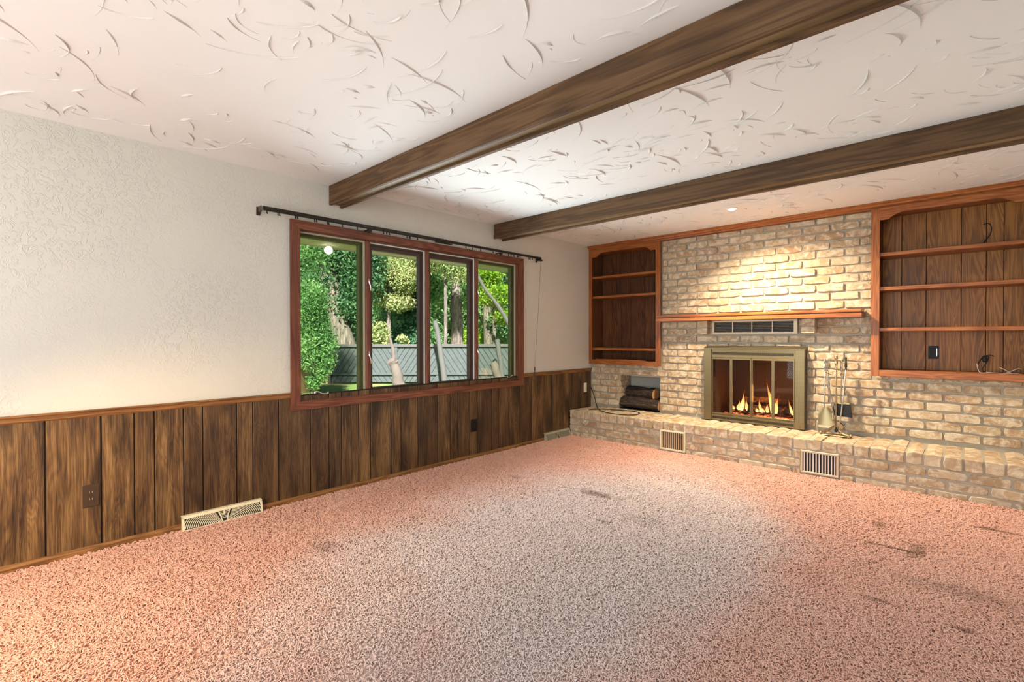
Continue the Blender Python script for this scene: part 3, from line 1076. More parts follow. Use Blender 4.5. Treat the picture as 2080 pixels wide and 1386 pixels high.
def bookcase(x0, x1, zb, zt, yf, sl, sr, rail, shelves, grooves, lab, vlow, vhigh, lip, run, mid):
    e = empty('built_in_bookcase', ((x0 + x1) / 2, yf, zb), 0, lab, 'bookcase')
    yb, yk = BRY + 0.006, 5.770
    ft = 0.022
    # face frame
    obj('stile', box(x0, x0 + sl, yf, yf + ft, zb, zt, .0015), MAT['oak_z'], e)
    obj('stile', box(x1 - sr, x1, yf, yf + ft, zb, zt, .0015), MAT['oak_z'], e)
    obj('bottom_rail', box(x0 + sl, x1 - sr, yf, yf + ft, zb, zb + rail, .0015), MAT['oak_x'], e)
    obj('valance', valance(x0 + sl, x1 - sr, yf + .001, yf + ft - .001, vlow, vhigh, zt, lip, run), MAT['oak_x'], e)
    # carcass
    a, b = x0 + sl - .012, x1 - sr + .012
    for q in ((a - .010, a), (b, b + .010)):
        obj('side_panel', box(q[0], q[1], yf + ft, yk, zb + rail - .03, zt - .004), MAT['cab_side'], e)
    obj('bottom_panel', box(a, b, yf + ft, yk, zb + rail - .025, zb + rail - .004), MAT['cab_side'] if x0 < 1 else MAT['oak_x'], e)
    obj('top_panel', box(a, b, yf + ft, yk, zt - .03, zt - .006), MAT['oak_x'], e)
    obj('back_panel', box(a - .01, b + .01, yk, yk + .012, zb + rail - .03, zt - .004), MAT['groove'], e)
    gs = [a] + [g for g in grooves if a < g < b] + [b]
    for p, q in zip(gs[:-1], gs[1:]):
        obj('back_plank', box(p + .002, q - .002, yk - .007, yk - .0005, zb + rail - .003, zt - .031, .0015), MAT['back_plank_shaded' if x0 < 1 else 'back_plank'], e)
    for (z0, z1) in shelves:
        obj('shelf', box(a + .0005, b - .0005, yf + .012 if mid else yf + ft + .001, yk - .008, z0, z1, .002), MAT['oak_x'], e)
    return e


bookcase(0.002, 1.020, 0.880, 2.384, 5.470, 0.044, 0.060, 0.055, ((2.006, 2.036), (1.745, 1.775), (1.062, 1.094)), (0.18, 0.25, 0.315, 0.464, 0.662, 0.80), 'red oak built-in bookcase with shade-darkened back beside the window wall, above the log niche', 2.288, 2.340, 0.075, 0.10, False)
bookcase(3.066, 4.096, 0.880, 2.384, 5.450, 0.062, 0.056, 0.057, ((1.956, 1.987), (1.649, 1.680), (1.283, 1.314)), (3.259, 3.432, 3.665, 3.82, 3.925), 'orange oak built-in bookcase right of the fireplace, with loose wires inside', 2.278, 2.330, 0.064, 0.11, False)
# splinter strip along the lower edge of the left bookcase
top('wood_strip', prism([(0.10, 0.9355), (0.62, 0.9355), (0.80, 0.9355), (0.84, 0.942), (0.55, 0.949), (0.30, 0.944), (0.11, 0.949)], 'y', 5.475, 5.488), MAT['oak_x'], 'loose splintered strip of wood lying along the left bookcase bottom rail', 'wood strip', (0.46, 5.48, 0.9355))

# things inside the right bookcase
bm = box(3.450, 3.520, 5.7555, 5.7622, 1.035, 1.150, .002)
e = empty('black_outlet', (3.485, 5.7622, 1.09), 0, 'black wall outlet on the back of the right bookcase', 'outlet')
obj('plate', bm, MAT['black_gloss'], e)
obj('socket', box(3.466, 3.504, 5.7525, 5.7554, 1.055, 1.130, .001), MAT['black'], e)
obj('switch_edge', box(3.5045, 3.5085, 5.7515, 5.7554, 1.058, 1.128), MAT['chrome'], e)
top('loose_wire', tube(smooth_pts([(3.800, 5.757, 2.186), (3.835, 5.74, 2.184), (3.850, 5.73, 2.14), (3.840, 5.735, 2.09), (3.815, 5.742, 2.050), (3.806, 5.745, 2.032), (3.800, 5.74, 1.9915)], 5), 0.0035, 6), MAT['black'], 'short dark wire curling out of the back of the right bookcase top shelf', 'wire', (3.80, 5.757, 2.186))
e = empty('cable_bundle', (3.80, 5.65, 0.934), 0, 'tangle of black and pale wires lying on the right bookcase bottom', 'cables')
z0 = 0.9375
obj('black_cable', tube(smooth_pts([(3.785, 5.58, z0 + .002), (3.765, 5.60, .985), (3.790, 5.64, 1.045), (3.815, 5.66, 1.075), (3.835, 5.66, 1.06), (3.815, 5.65, 1.00), (3.795, 5.64, .965), (3.81, 5.62, z0 + .002)], 5), 0.0045, 6), MAT['black'], e)
obj('black_cable', tube(smooth_pts([(3.80, 5.65, 1.065), (3.84, 5.655, 1.080), (3.87, 5.66, 1.070)], 5), 0.003, 6), MAT['black'], e)
obj('black_plug', lathe([(0.006, 0), (0.014, .006), (0.016, .04), (0.010, .055)], (3.812, 5.655, 1.020), 8), MAT['black'], e)
for pts in ([(3.765, 5.56, 1.01), (3.770, 5.55, .97), (3.79, 5.535, z0), (3.86, 5.53, z0 + .004), (3.92, 5.53, z0), (4.00, 5.535, z0 + .003)], [(3.895, 5.55, .985), (3.93, 5.545, .965), (3.97, 5.54, z0), (4.02, 5.55, z0)], [(3.93, 5.56, z0), (3.96, 5.56, .955), (4.00, 5.565, .978), (4.02, 5.57, .975)], [(3.82, 5.545, z0 + .006), (3.90, 5.55, z0), (3.95, 5.555, z0 + .003)]):
    obj('pale_wire', tube(smooth_pts(pts, 5), 0.0032, 6), MAT['pale_wire'], e)

# ------------------------------------------------------------------ mantel shelf
e = empty('mantel_shelf', (2.01, BRY, 1.413), 0, 'red oak two-tier mantel shelf spanning the brick above the fireplace', 'mantel')
xa, xb = 1.022, 3.012
obj('lower_board', box(xa, xb, 5.350, MOY - .013 - .0, 1.4135, 1.450, .003), MAT['oak_x'], e)
obj('cove_strip', box(xa, xb - .012, 5.372, MOY - .013, 1.4501, 1.459), MAT['cab_side'], e)
obj('top_board', box(xa, xb - .004, 5.357, MOY - .013, 1.4591, 1.486, .004), MAT['oak_x'], e)

# ------------------------------------------------------------------ grille over the firescreen
gx0, gx1, gz0, gz1 = 1.626, 2.467, 1.262, 1.4125
e = empty('warm_air_grille', (2.046, MOY, gz0), 0, 'long bronze louvred air grille between the mantel and the firescreen', 'vent')
bm = bmesh.new()
for a, b, c, d in ((gx0, gx1, gz1 - .018, gz1), (gx0, gx1, gz0, gz0 + .020), (gx0, gx0 + .020, gz0 + .02, gz1 - .018), (gx1 - .034, gx1, gz0 + .02, gz1 - .018)):
    add_box(bm, a, b, 5.496, MOY - .0005, c, d, .002)
obj('frame', bm, MAT['tan_metal'], e)
obj('duct', box(gx0 + .015, gx1 - .02, MOY - .004, MOY - .001, gz0 + .01, gz1 - .01), MAT['black'], e)
lx0, lx1 = gx0 + .020, gx1 - .034
for k in range(1, 4):
    c = lx0 + (lx1 - lx0) * k / 4
    obj('divider', box(c - .004, c + .004, 5.499, MOY - .005, gz0 + .02, gz1 - .018), MAT['tan_metal'], e)
for k in range(7):
    z = gz0 + .020 + (k + .5) * (gz1 - gz0 - .038) / 7
    for s in range(4):
        a, b = lx0 + (lx1 - lx0) * s / 4 + .0042, lx0 + (lx1 - lx0) * (s + 1) / 4 - .0042
        obj('louvre', prism([(5.503, z - .0012), (5.5045, z - .0022), (5.519, z + .0022), (5.5175, z + .0032)], 'x', a, b), MAT['tan_metal'], e)

# ------------------------------------------------------------------ fireplace screen with glass doors, firebox
fs = empty('fireplace_screen', (2.052, BRY, HZ), 0, 'antique brass fireplace surround with four glass doors', 'fireplace')
fx0, fx1, fz0, fz1, fy = 1.560, 2.545, HZ + .003, 1.128, 5.430
obj('stile', box(fx0, fx0 + .078, fy, MOY - .02, fz0, 1.103, .002), MAT['brass'], fs)
obj('stile', box(fx1 - .083, fx1, fy, MOY - .02, fz0, 1.103, .002), MAT['brass'], fs)
obj('hood', prism([(fy - .003, 1.1035), (fy - .003, 1.111), (fy + .03, 1.126), (MOY - .001, 1.133), (MOY - .001, 1.1035)], 'x', fx0 - .001, fx1 + .001), MAT['brass'], fs)
ix0, ix1 = fx0 + .0785, fx1 - .0835


def louvre_panel(z0, z1, zf0, zf1):
    o = obj('louvre_panel', box(ix0, ix1, fy + .012, MOY - .02, z0, z1, .002), MAT['brass'], fs)
    n = 84
    bm = bmesh.new()
    for i in range(n):
        c = ix0 + .012 + (ix1 - ix0 - .024) * (i + .5) / n
        add_box(bm, c - .0028, c + .0028, fy + .0075, fy + .0118, zf0, zf1)
    obj('louvre_slot_shade', bm, MAT['brass_dark'], o, kind='stuff')  # raised strips coloured dark, standing in for the shade in slots
    return o


louvre_panel(1.008, 1.1028, 1.040, 1.068)
louvre_panel(fz0, 0.388, 0.340, 0.364)
dz0, dz1 = 0.3895, 1.0065
DS = [ix0 + .002, 1.850, 2.054, 2.261, ix1 - .002]
for i in range(4):
    a, b = DS[i] + .001, DS[i + 1] - .001
    bm = bmesh.new()
    w = .0135
    for p, q, r, s in ((a, b, dz1 - .018, dz1), (a, b, dz0, dz0 + .018), (a, a + w, dz0 + .018, dz1 - .018), (b - w, b, dz0 + .018, dz1 - .018)):
        add_box(bm, p, q, fy + .006, fy + .022, r, s, .002)
    d = obj('door', bm, MAT['brass'], fs)
    obj('pane', box(a + w - .001, b - w + .001, fy + .012, fy + .015, dz0 + .017, dz1 - .017), MAT['fire_glass'], d)
for xk, zk in ((1.600, 1.1165), (2.515, 1.116), (2.506, .345)):
    obj('screw', lathe([(0.001, -.003), (0.004, -.002), (0.004, .002), (0.001, .003)], (xk, fy - .0025, zk), 8), MAT['brass_dark'], fs)
# firebox shell
bm = bmesh.new()
add_box(bm, 1.632, 2.468, 5.53, 6.10, HZ + .010, HZ + .030)
add_box(bm, 1.632, 1.652, 5.53, 6.10, HZ + .030, 1.055)
add_box(bm, 2.448, 2.468, 5.53, 6.10, HZ + .030, 1.055)
add_box(bm, 1.652, 2.448, 5.53, 6.10, 1.035, 1.055)
add_box(bm, 1.652, 2.448, 6.08, 6.10, HZ + .030, 1.035)
obj('firebox', bm, MAT['soot'], fs)


def log_mesh(p0, p1, r, seg=14, n=10, rough=0.10, seed=0):
    rg = random.Random(seed)
    p0, p1 = Vector(p0), Vector(p1)
    d = (p1 - p0).normalized()
    a = d.orthogonal().normalized()
    b = d.cross(a)
    bm = bmesh.new()
    rings = []
    lob = [rg.gauss(0, rough) for _ in range(seg)]
    bend = Vector((0, 0, rg.uniform(-.01, .01)))
    for i in range(n + 1):
        t = i / n
        c = p0.lerp(p1, t) + bend * math.sin(PI * t)
        rings.append([bm.verts.new(c + (a * math.cos(2 * PI * k / seg) + b * math.sin(2 * PI * k / seg)) * r * (1 + lob[k] + rg.gauss(0, rough * .45))) for k in range(seg)])
    for i in range(n):
        for k in range(seg):
            bm.faces.new((rings[i][k], rings[i][(k + 1) % seg], rings[i + 1][(k + 1) % seg], rings[i + 1][k]))
    return bm, rings, (p0, p1, d)


def make_log(name, p0, p1, r, bark, lab, cat, seed, cut=True, group=None):
    bm, rings, (a, b, d) = log_mesh(p0, p1, r, seed=seed)
    e = empty(name, (Vector(p0) + Vector(p1)) / 2 - Vector((0, 0, r)), 0, lab, cat, group)
    ends = []
    for rg_, sgn in ((rings[0], -1), (rings[-1], 1)):
        t = bmesh.new()
        c = t.verts.new(sum((v.co for v in rg_), Vector()) / len(rg_) + d * sgn * 0.004)
        vs = [t.verts.new(v.co) for v in rg_]
        for k in range(len(vs)):
            t.faces.new((c, vs[k], vs[(k + 1) % len(vs)]))
        ends.append(t)
    obj('bark', bm, bark, e, smooth=True)
    for t in ends:
        obj('cut_end', t, MAT['cut'] if cut else bark, e)
    return e


# stored logs in the niche
make_log('firewood_log', (0.440, 5.592, 0.402), (0.978, 5.570, 0.396), 0.066, MAT['bark_log'], 'split bark-covered log at the bottom of the niche, nearest the room', 'log', 3)
make_log('firewood_log', (0.470, 5.705, 0.520), (0.880, 5.640, 0.515), 0.070, MAT['bark_log'], 'bark-covered log with bright orange sawn end, topmost in the niche', 'log', 8)
make_log('firewood_log', (0.52, 5.745, 0.408), (0.985, 5.748, 0.405), 0.066, MAT['bark_log'], 'dark log lying behind the others at the back of the niche', 'log', 12)

# fire
make_log('burning_log', (1.74, 5.72, 0.450), (2.42, 5.70, 0.445), 0.040, MAT['char'], 'charred glowing log at the front of the grate', 'log', 31, False)
make_log('burning_log', (1.80, 5.82, 0.470), (2.38, 5.84, 0.462), 0.045, MAT['char'], 'charred glowing log at the back of the grate', 'log', 32, False)
make_log('burning_log', (1.90, 5.74, 0.535), (2.36, 5.82, 0.520), 0.036, MAT['char'], 'charred log lying across the top of the fire', 'log', 33, False)
gr = empty('fire_grate', (2.08, 5.76, HZ + .03), 0, 'black iron grate holding the burning logs', 'grate')
for y in (5.66, 5.88):
    obj('bar', box(1.74, 2.42, y - .006, y + .006, .392, .404), MAT['black'], gr)
    for x in (1.78, 2.38):
        obj('leg', box(x - .006, x + .006, y - .006, y + .006, HZ + .0305, .3915), MAT['black'], gr)
for k in range(8):
    x = 1.77 + k * .088
    obj('cross_bar', tube([(x, 5.60, .445), (x, 5.625, .4095), (x, 5.90, .4095)], 0.005, 6), MAT['black'], gr)
bm = bmesh.new()
er = random.Random(4)
for k in range(120):
    x, y, z = er.uniform(1.70, 2.43), er.uniform(5.58, 5.92), HZ + .032 + abs(er.gauss(0, .010))
    s = er.uniform(.010, .022)
    add_box(bm, x - s, x + s, y - s, y + s, z, z + s * 1.2, .003)
tag(obj('embers', bm, MAT['ember'], None), 'bed of glowing orange embers under the fire grate', 'embers', kind='stuff')


def flame_mesh(x, y, z, h, w, lean, seed, curl=0.5):
    rg = random.Random(seed)
    n, seg = 10, 9
    bm = bmesh.new()
    pts, rads = [], []
    ph = rg.uniform(0, 6)
    for i in range(n + 1):
        t = i / n
        pts.append((x + lean * h * t ** 1.3 + curl * w * math.sin(ph + 4.5 * t) * t, y + .3 * w * math.sin(ph * 2 + 5 * t) * t, z + h * t))
        rads.append(max(w * (0.42 + 0.6 * math.sin(PI * min(1, t * 1.25 + .12))) * (1 - t) ** .75, .0015))
    return add_tube(bm, pts, rads, seg)


fire = empty('fire', (2.08, 5.74, 0.42), 0, 'bright orange log fire burning behind the glass doors', 'fire')
for (x, h, w, lean, sd) in ((1.885, .235, .026, .22, 1), (1.850, .12, .024, .10, 2), (1.930, .15, .018, .05, 3), (2.205, .36, .028, -.16, 4), (2.230, .20, .024, .10, 5), (2.150, .11, .020, -.2, 6), (2.075, .15, .018, -.1, 7), (2.09, .08, .026, .1, 8), (2.385, .17, .015, -.25, 9), (2.40, .09, .016, .1, 10), (1.985, .06, .022, 0, 11), (2.11, .06, .022, 0, 12), (2.045, .05, .020, .1, 13), (1.80, .06, .016, -.1, 14), (2.31, .06, .018, 0, 15)):
    obj('flame', flame_mesh(x, 5.645 + .012 * (sd % 4), .425, h, w, lean, sd), MAT['flame'], fire, smooth=True)
light('fire_glow', 'POINT', (2.12, 5.68, 0.62), (2.12, 5.0, 0.5), 7.0, (1.0, 0.36, 0.10), shadow_soft_size=0.10)

# ------------------------------------------------------------------ fire tools
tx, ty, tz = 2.815, 5.375, HZ
ft = empty('fire_tool_set', (tx, ty, tz), 0, 'brass and steel fireplace tool set standing on the hearth', 'fire tools')
bm = bmesh.new()
arch = [(tx - .115, ty - .03, tz + .014), (tx - .085, ty - .025, tz + .022), (tx - .02, ty - .01, tz + .075), (tx, ty - .005, tz + .082), (tx + .03, ty - .012, tz + .045), (tx + .07, ty - .04, tz + .022), (tx + .125, ty - .055, tz + .014)]
add_tube(bm, smooth_pts(arch, 4), 0.009, 8)
for p in (arch[0], arch[-1]):
    add_tube(bm, [(p[0], p[1], tz + .0005), (p[0], p[1], tz + .006), (p[0], p[1], tz + .016), (p[0], p[1], tz + .026), (p[0], p[1], tz + .030)], [.006, .013, .016, .011, .003], 10)
add_tube(bm, smooth_pts([(tx, ty - .005, tz + .080), (tx + .01, ty + .05, tz + .035), (tx + .015, ty + .075, tz + .009)], 4), .008, 8)
obj('base', bm, MAT['gold'], ft, smooth=True)
obj('base_plate', box(tx - .09, tx + .12, ty - .075, ty + .04, tz + .0003, tz + .008, .002), MAT['gold'], ft)
bm = add_tube(bmesh.new(), [(tx, ty, tz + .08), (tx, ty, tz + .62)], .007, 8)
add_lathe(bm, [(.007, 0), (.012, .006), (.007, .016), (.011, .05), (.014, .075), (.008, .095), (.016, .110), (.012, .128), (.004, .140)], (tx, ty, tz + .605), 10)
obj('stand_pole', bm, MAT['gold'], ft, smooth=True)
bm = bmesh.new()
for s in (-1, 1):
    add_tube(bm, smooth_pts([(tx, ty, tz + .575), (tx + s * .03, ty - .01, tz + .560), (tx + s * .06, ty - .02, tz + .572), (tx + s * .078, ty - .026, tz + .585)], 4), .004, 6)
    add_tube(bm, smooth_pts([(tx, ty, tz + .575), (tx + s * .02, ty + .03, tz + .562), (tx + s * .04, ty + .05, tz + .580)], 4), .004, 6)
obj('hook_arms', bm, MAT['gold'], ft, smooth=True)


def handle(bm, x, y, z):
    add_lathe(bm, [(.004, 0), (.010, .008), (.006, .018), (.010, .034), (.011, .062), (.006, .080), (.012, .094), (.010, .108), (.003, .118)], (x, y, z), 10)


# shovel
x, y = tx - .085, ty - .030
sh = obj('shovel_rod', tube([(x, y - .01, tz + .245), (x + .002, y, tz + .60)], .0048, 8), MAT['steel'], ft, smooth=True)
bm = bmesh.new()
handle(bm, x + .002, y, tz + .59)
obj('shovel_handle', bm, MAT['steel'], sh, smooth=True)
bm = bmesh.new()
g = {}
for i in range(7):
    for j in range(6):
        u, v = i / 6 - .5, j / 5
        wd = .118 - .010 * v if v < .8 else .108 - .22 * (v - .8)
        g[i, j] = bm.verts.new((x + .005 + u * wd, y - .028 + .022 * v + .035 * u * u * (.5 + .5 * v), tz + .088 + v * .165))
for i in range(6):
    for j in range(5):
        bm.faces.new((g[i, j], g[i + 1, j], g[i + 1, j + 1], g[i, j + 1]))
geo = bmesh.ops.solidify(bm, geom=bm.faces[:], thickness=.0025)
obj('shovel_blade', bm, MAT['gold'], sh, smooth=True)
# brush
x, y = tx + .030, ty + .052
bs = obj('brush_rod', tube([(x, y, tz + .30), (x + .004, y - .006, tz + .60)], .0048, 8), MAT['steel'], ft, smooth=True)
bm = bmesh.new()
handle(bm, x + .004, y - .006, tz + .59)
obj('brush_handle', bm, MAT['steel'], bs, smooth=True)
obj('brush_head', box(x - .062, x + .070, y - .018, y + .018, tz + .286, tz + .302, .003), MAT['gold'], bs)
bm = bmesh.new()
q = [(x - .062, tz + .2855), (x + .070, tz + .2855), (x + .088, tz + .168), (x - .060, tz + .178)]
add_prism(bm, q, 'y', y - .016, y + .016)
obj('bristles', bm, MAT['black'], bs)
# poker
x, y = tx + .080, ty - .028
pk = obj('poker_rod', tube(smooth_pts([(x, y, tz + .62), (x - .02, y - .008, tz + .35), (x - .040, y - .015, tz + .14), (x - .045, y - .016, tz + .060)], 4), .0050, 8), MAT['steel'], ft, smooth=True)
obj('poker_hook', tube(smooth_pts([(x - .037, y - .014, tz + .125), (x - .015, y - .014, tz + .105), (x - .003, y - .014, tz + .118)], 4), [.0045] * 8 + [.002], 8), MAT['black'], pk, smooth=True)
bm = bmesh.new()
add_lathe(bm, [(.004, 0), (.010, .008), (.006, .018), (.011, .034), (.009, .060), (.0065, .085), (.0075, .112), (.004, .122)], (x, y, tz + .61), 10)
obj('poker_handle', bm, MAT['bronze'], pk, smooth=True)
# tongs
x, y = tx - .066, ty + .002
tg = obj('tong_arm', tube(smooth_pts([(x - .012, y, tz + .60), (x - .002, y, tz + .45), (x + .045, y - .012, tz + .22), (x + .063, y - .018, tz + .06)], 4), .0045, 8), MAT['steel'], ft, smooth=True)
obj('tong_arm', tube(smooth_pts([(x + .002, y, tz + .60), (x + .010, y, tz + .45), (x + .062, y - .010, tz + .22), (x + .078, y - .016, tz + .06)], 4), .0045, 8), MAT['steel'], ft, smooth=True)
bm = bmesh.new()
handle(bm, x - .006, y, tz + .59)
obj('tong_handle', bm, MAT['steel'], tg, smooth=True)
obj('tong_claw', lathe([(.006, 0), (.014, .012), (.010, .034), (.004, .045)], (x + .070, y - .018, tz + .030), 8), MAT['black'], tg)

# ------------------------------------------------------------------ outlets, registers, hearth cable
def outlet(name, yc, zc, w, h, m, m2, lab):
    e = empty(name, (0.0113, yc, zc), 0, lab, 'outlet')
    obj('plate', box(.0113, .0165, yc - w / 2, yc + w / 2, zc - h / 2, zc + h / 2, .0018), m, e)
    for s in (-1, 1):
        o = obj('socket', tube([(.0166, yc, zc + s * .020), (.0190, yc, zc + s * .020)], .0165, 16), m, e)
        for t in (-1, 1):
            obj('slot', box(.0191, .0197, yc + t * .0062 - .0014, yc + t * .0062 + .0014, zc + s * .020 - .003, zc + s * .020 + .007), m2, o)
    return e


outlet('wall_outlet', 0.388, 0.322, .074, .130, MAT['brown_plastic'], MAT['chrome'], 'brown outlet on the panelling left of the cream floor register')
outlet('wall_outlet', 3.378, 0.330, .080, .128, MAT['black_gloss'], MAT['black'], 'dark outlet on the panelling below the window')
outlet('wall_outlet', 5.368, 0.568, .064, .122, MAT['ivory'], MAT['black'], 'ivory outlet on the panelling just before the brick wall')


def register(y0, y1, zt, m, back, lab, arcs=True):
    e = empty('floor_register', (0.03, (y0 + y1) / 2, 0.0), 0, lab, 'vent')
    xa, xb = 0.0255, 0.062          # top set back at the wall, foot out on the carpet
    bm = bmesh.new()
    # end cheeks and top ledge
    add_prism(bm, [(xa - .0, -.010), (xb, -.010), (xa + .012, zt), (xa, zt)], 'y', y0, y0 + .004)
    add_prism(bm, [(xa - .0, -.010), (xb, -.010), (xa + .012, zt), (xa, zt)], 'y', y1 - .004, y1)
    add_box(bm, .0112, xa + .013, y0, y1, zt, zt + .005)
    obj('housing', bm, m, e)
    L, Hh = y1 - y0, zt + .010

    def P(u, w, d):            # point on the sloping face (u along the wall, w up the slope), d out of it
        x = xb + (xa + .012 - xb) * w
        return (x + d * .95, y0 + u * L, -.010 + w * Hh + d * .35)

    def bar(pl, th, wd, bm):
        """flat ribbon bar on the face following pl [(u,w)]"""
        V = []
        for i, (u, w) in enumerate(pl):
            q0, q1 = pl[max(i - 1, 0)], pl[min(i + 1, len(pl) - 1)]
            du, dw = (q1[0] - q0[0]) * L, (q1[1] - q0[1]) * Hh
            l = math.hypot(du, dw) or 1
            nu, nw = -dw / l * wd / L, du / l * wd / Hh
            V.append([bm.verts.new(P(u + nu, w + nw, 0)), bm.verts.new(P(u + nu, w + nw, th)), bm.verts.new(P(u - nu, w - nw, th)), bm.verts.new(P(u - nu, w - nw, 0))])
        for a, b in zip(V[:-1], V[1:]):
            for k in range(4):
                bm.faces.new((a[k], a[(k + 1) % 4], b[(k + 1) % 4], b[k]))
        bm.faces.new(V[0])
        bm.faces.new(V[-1][::-1])
    bm = bmesh.new()
    for pl, wd in (([(0, .93), (1, .93)], .0075), ([(0, .06), (1, .06)], .006), ([(.012, 0), (.012, 1)], .0065), ([(.988, 0), (.988, 1)], .0065)):
        bar(pl, .004, wd, bm)
    obj('face_frame', bm, m, e)
    bm = bmesh.new()
    for q in ((0.01, 0.02), (0.99, 0.02), (0.99, 0.97), (0.01, 0.97)):
        bm.verts.new(P(q[0], q[1], -.0015))
    bm.verts.ensure_lookup_table()
    bm.faces.new(bm.verts[:])
    obj('duct', bm, back, e)
    asp = L / Hh
    if arcs:
        for s in (0, 1):
            for k in range(19):
                r = .035 + k * .0245            # radius in units of L, around the middle of the foot
                pl = []
                for i in range(9):
                    a = math.radians(6 + i * (66 / 8))
                    u, w = r * math.cos(a), r * math.sin(a) * asp * .62
                    if w > .90:
                        break
                    pl.append(((.53 + u * .98) if s else (.47 - u * .98), .04 + w))
                if len(pl) > 1:
                    o = bmesh.new()
                    bar(pl, .003, .0019, o)
                    obj('fin', o, m, e)
            o = bmesh.new()
            bar([(.53, .10), (.545, .5), (.575, .90)] if s else [(.47, .10), (.455, .5), (.425, .90)], .004, .003, o)
            obj('fan_edge', o, m, e)
        for k in range(6):
            w = .36 + k * .10
            o = bmesh.new()
            bar([(.455 - k * .004, w), (.545 + k * .004, w)], .003, .0016, o)
            obj('fin', o, m, e)
        o = bmesh.new()
        bar([(.50, .55), (.50, .92)], .008, .004, o)
        obj('lever', o, m, e)
    else:
        o = bmesh.new()
        bar([(.49, .05), (.45, .92)], .004, .004, o)
        obj('fan_edge', o, m, e)
        o = bmesh.new()
        bar([(.57, .05), (.55, .92)], .004, .004, o)
        obj('fan_edge', o, m, e)
        o = bmesh.new()
        bar([(.575, .48), (.975, .48)], .002, .036, o)
        obj('damper', o, MAT['olive_metal'], e)
        for k in range(7):
            o = bmesh.new()
            bar([(.11 + k * .055, .08), (.09 + k * .055, .90)], .0025, .0011, o)
            obj('fin', o, MAT['bronze'], e)
    return e


register(0.828, 1.312, 0.080, MAT['cream_metal'], MAT['black'], 'cream baseboard register with fan-shaped fins, left of the window')
register(4.500, 4.985, 0.080, MAT['olive_metal'], MAT['black'], 'dull olive baseboard register tucked against the hearth end')
cz = HZ + .006
top('hearth_cable', tube(smooth_pts([(0.022, 5.49, 0.560), (0.06, 5.46, 0.525), (0.12, 5.43, 0.44), (0.20, 5.35, 0.36), (0.32, 5.22, cz), (0.50, 5.08, cz), (0.68, 5.035, cz), (0.83, 5.08, cz), (0.87, 5.22, cz), (0.80, 5.34, cz), (0.62, 5.36, cz), (0.46, 5.31, cz), (0.34, 5.24, cz + .004), (0.24, 5.12, cz)], 6), 0.0055, 8), MAT['black'], 'black cable looping from the wall corner across the hearth', 'cable', (0.022, 5.49, 0.56), smooth=True)

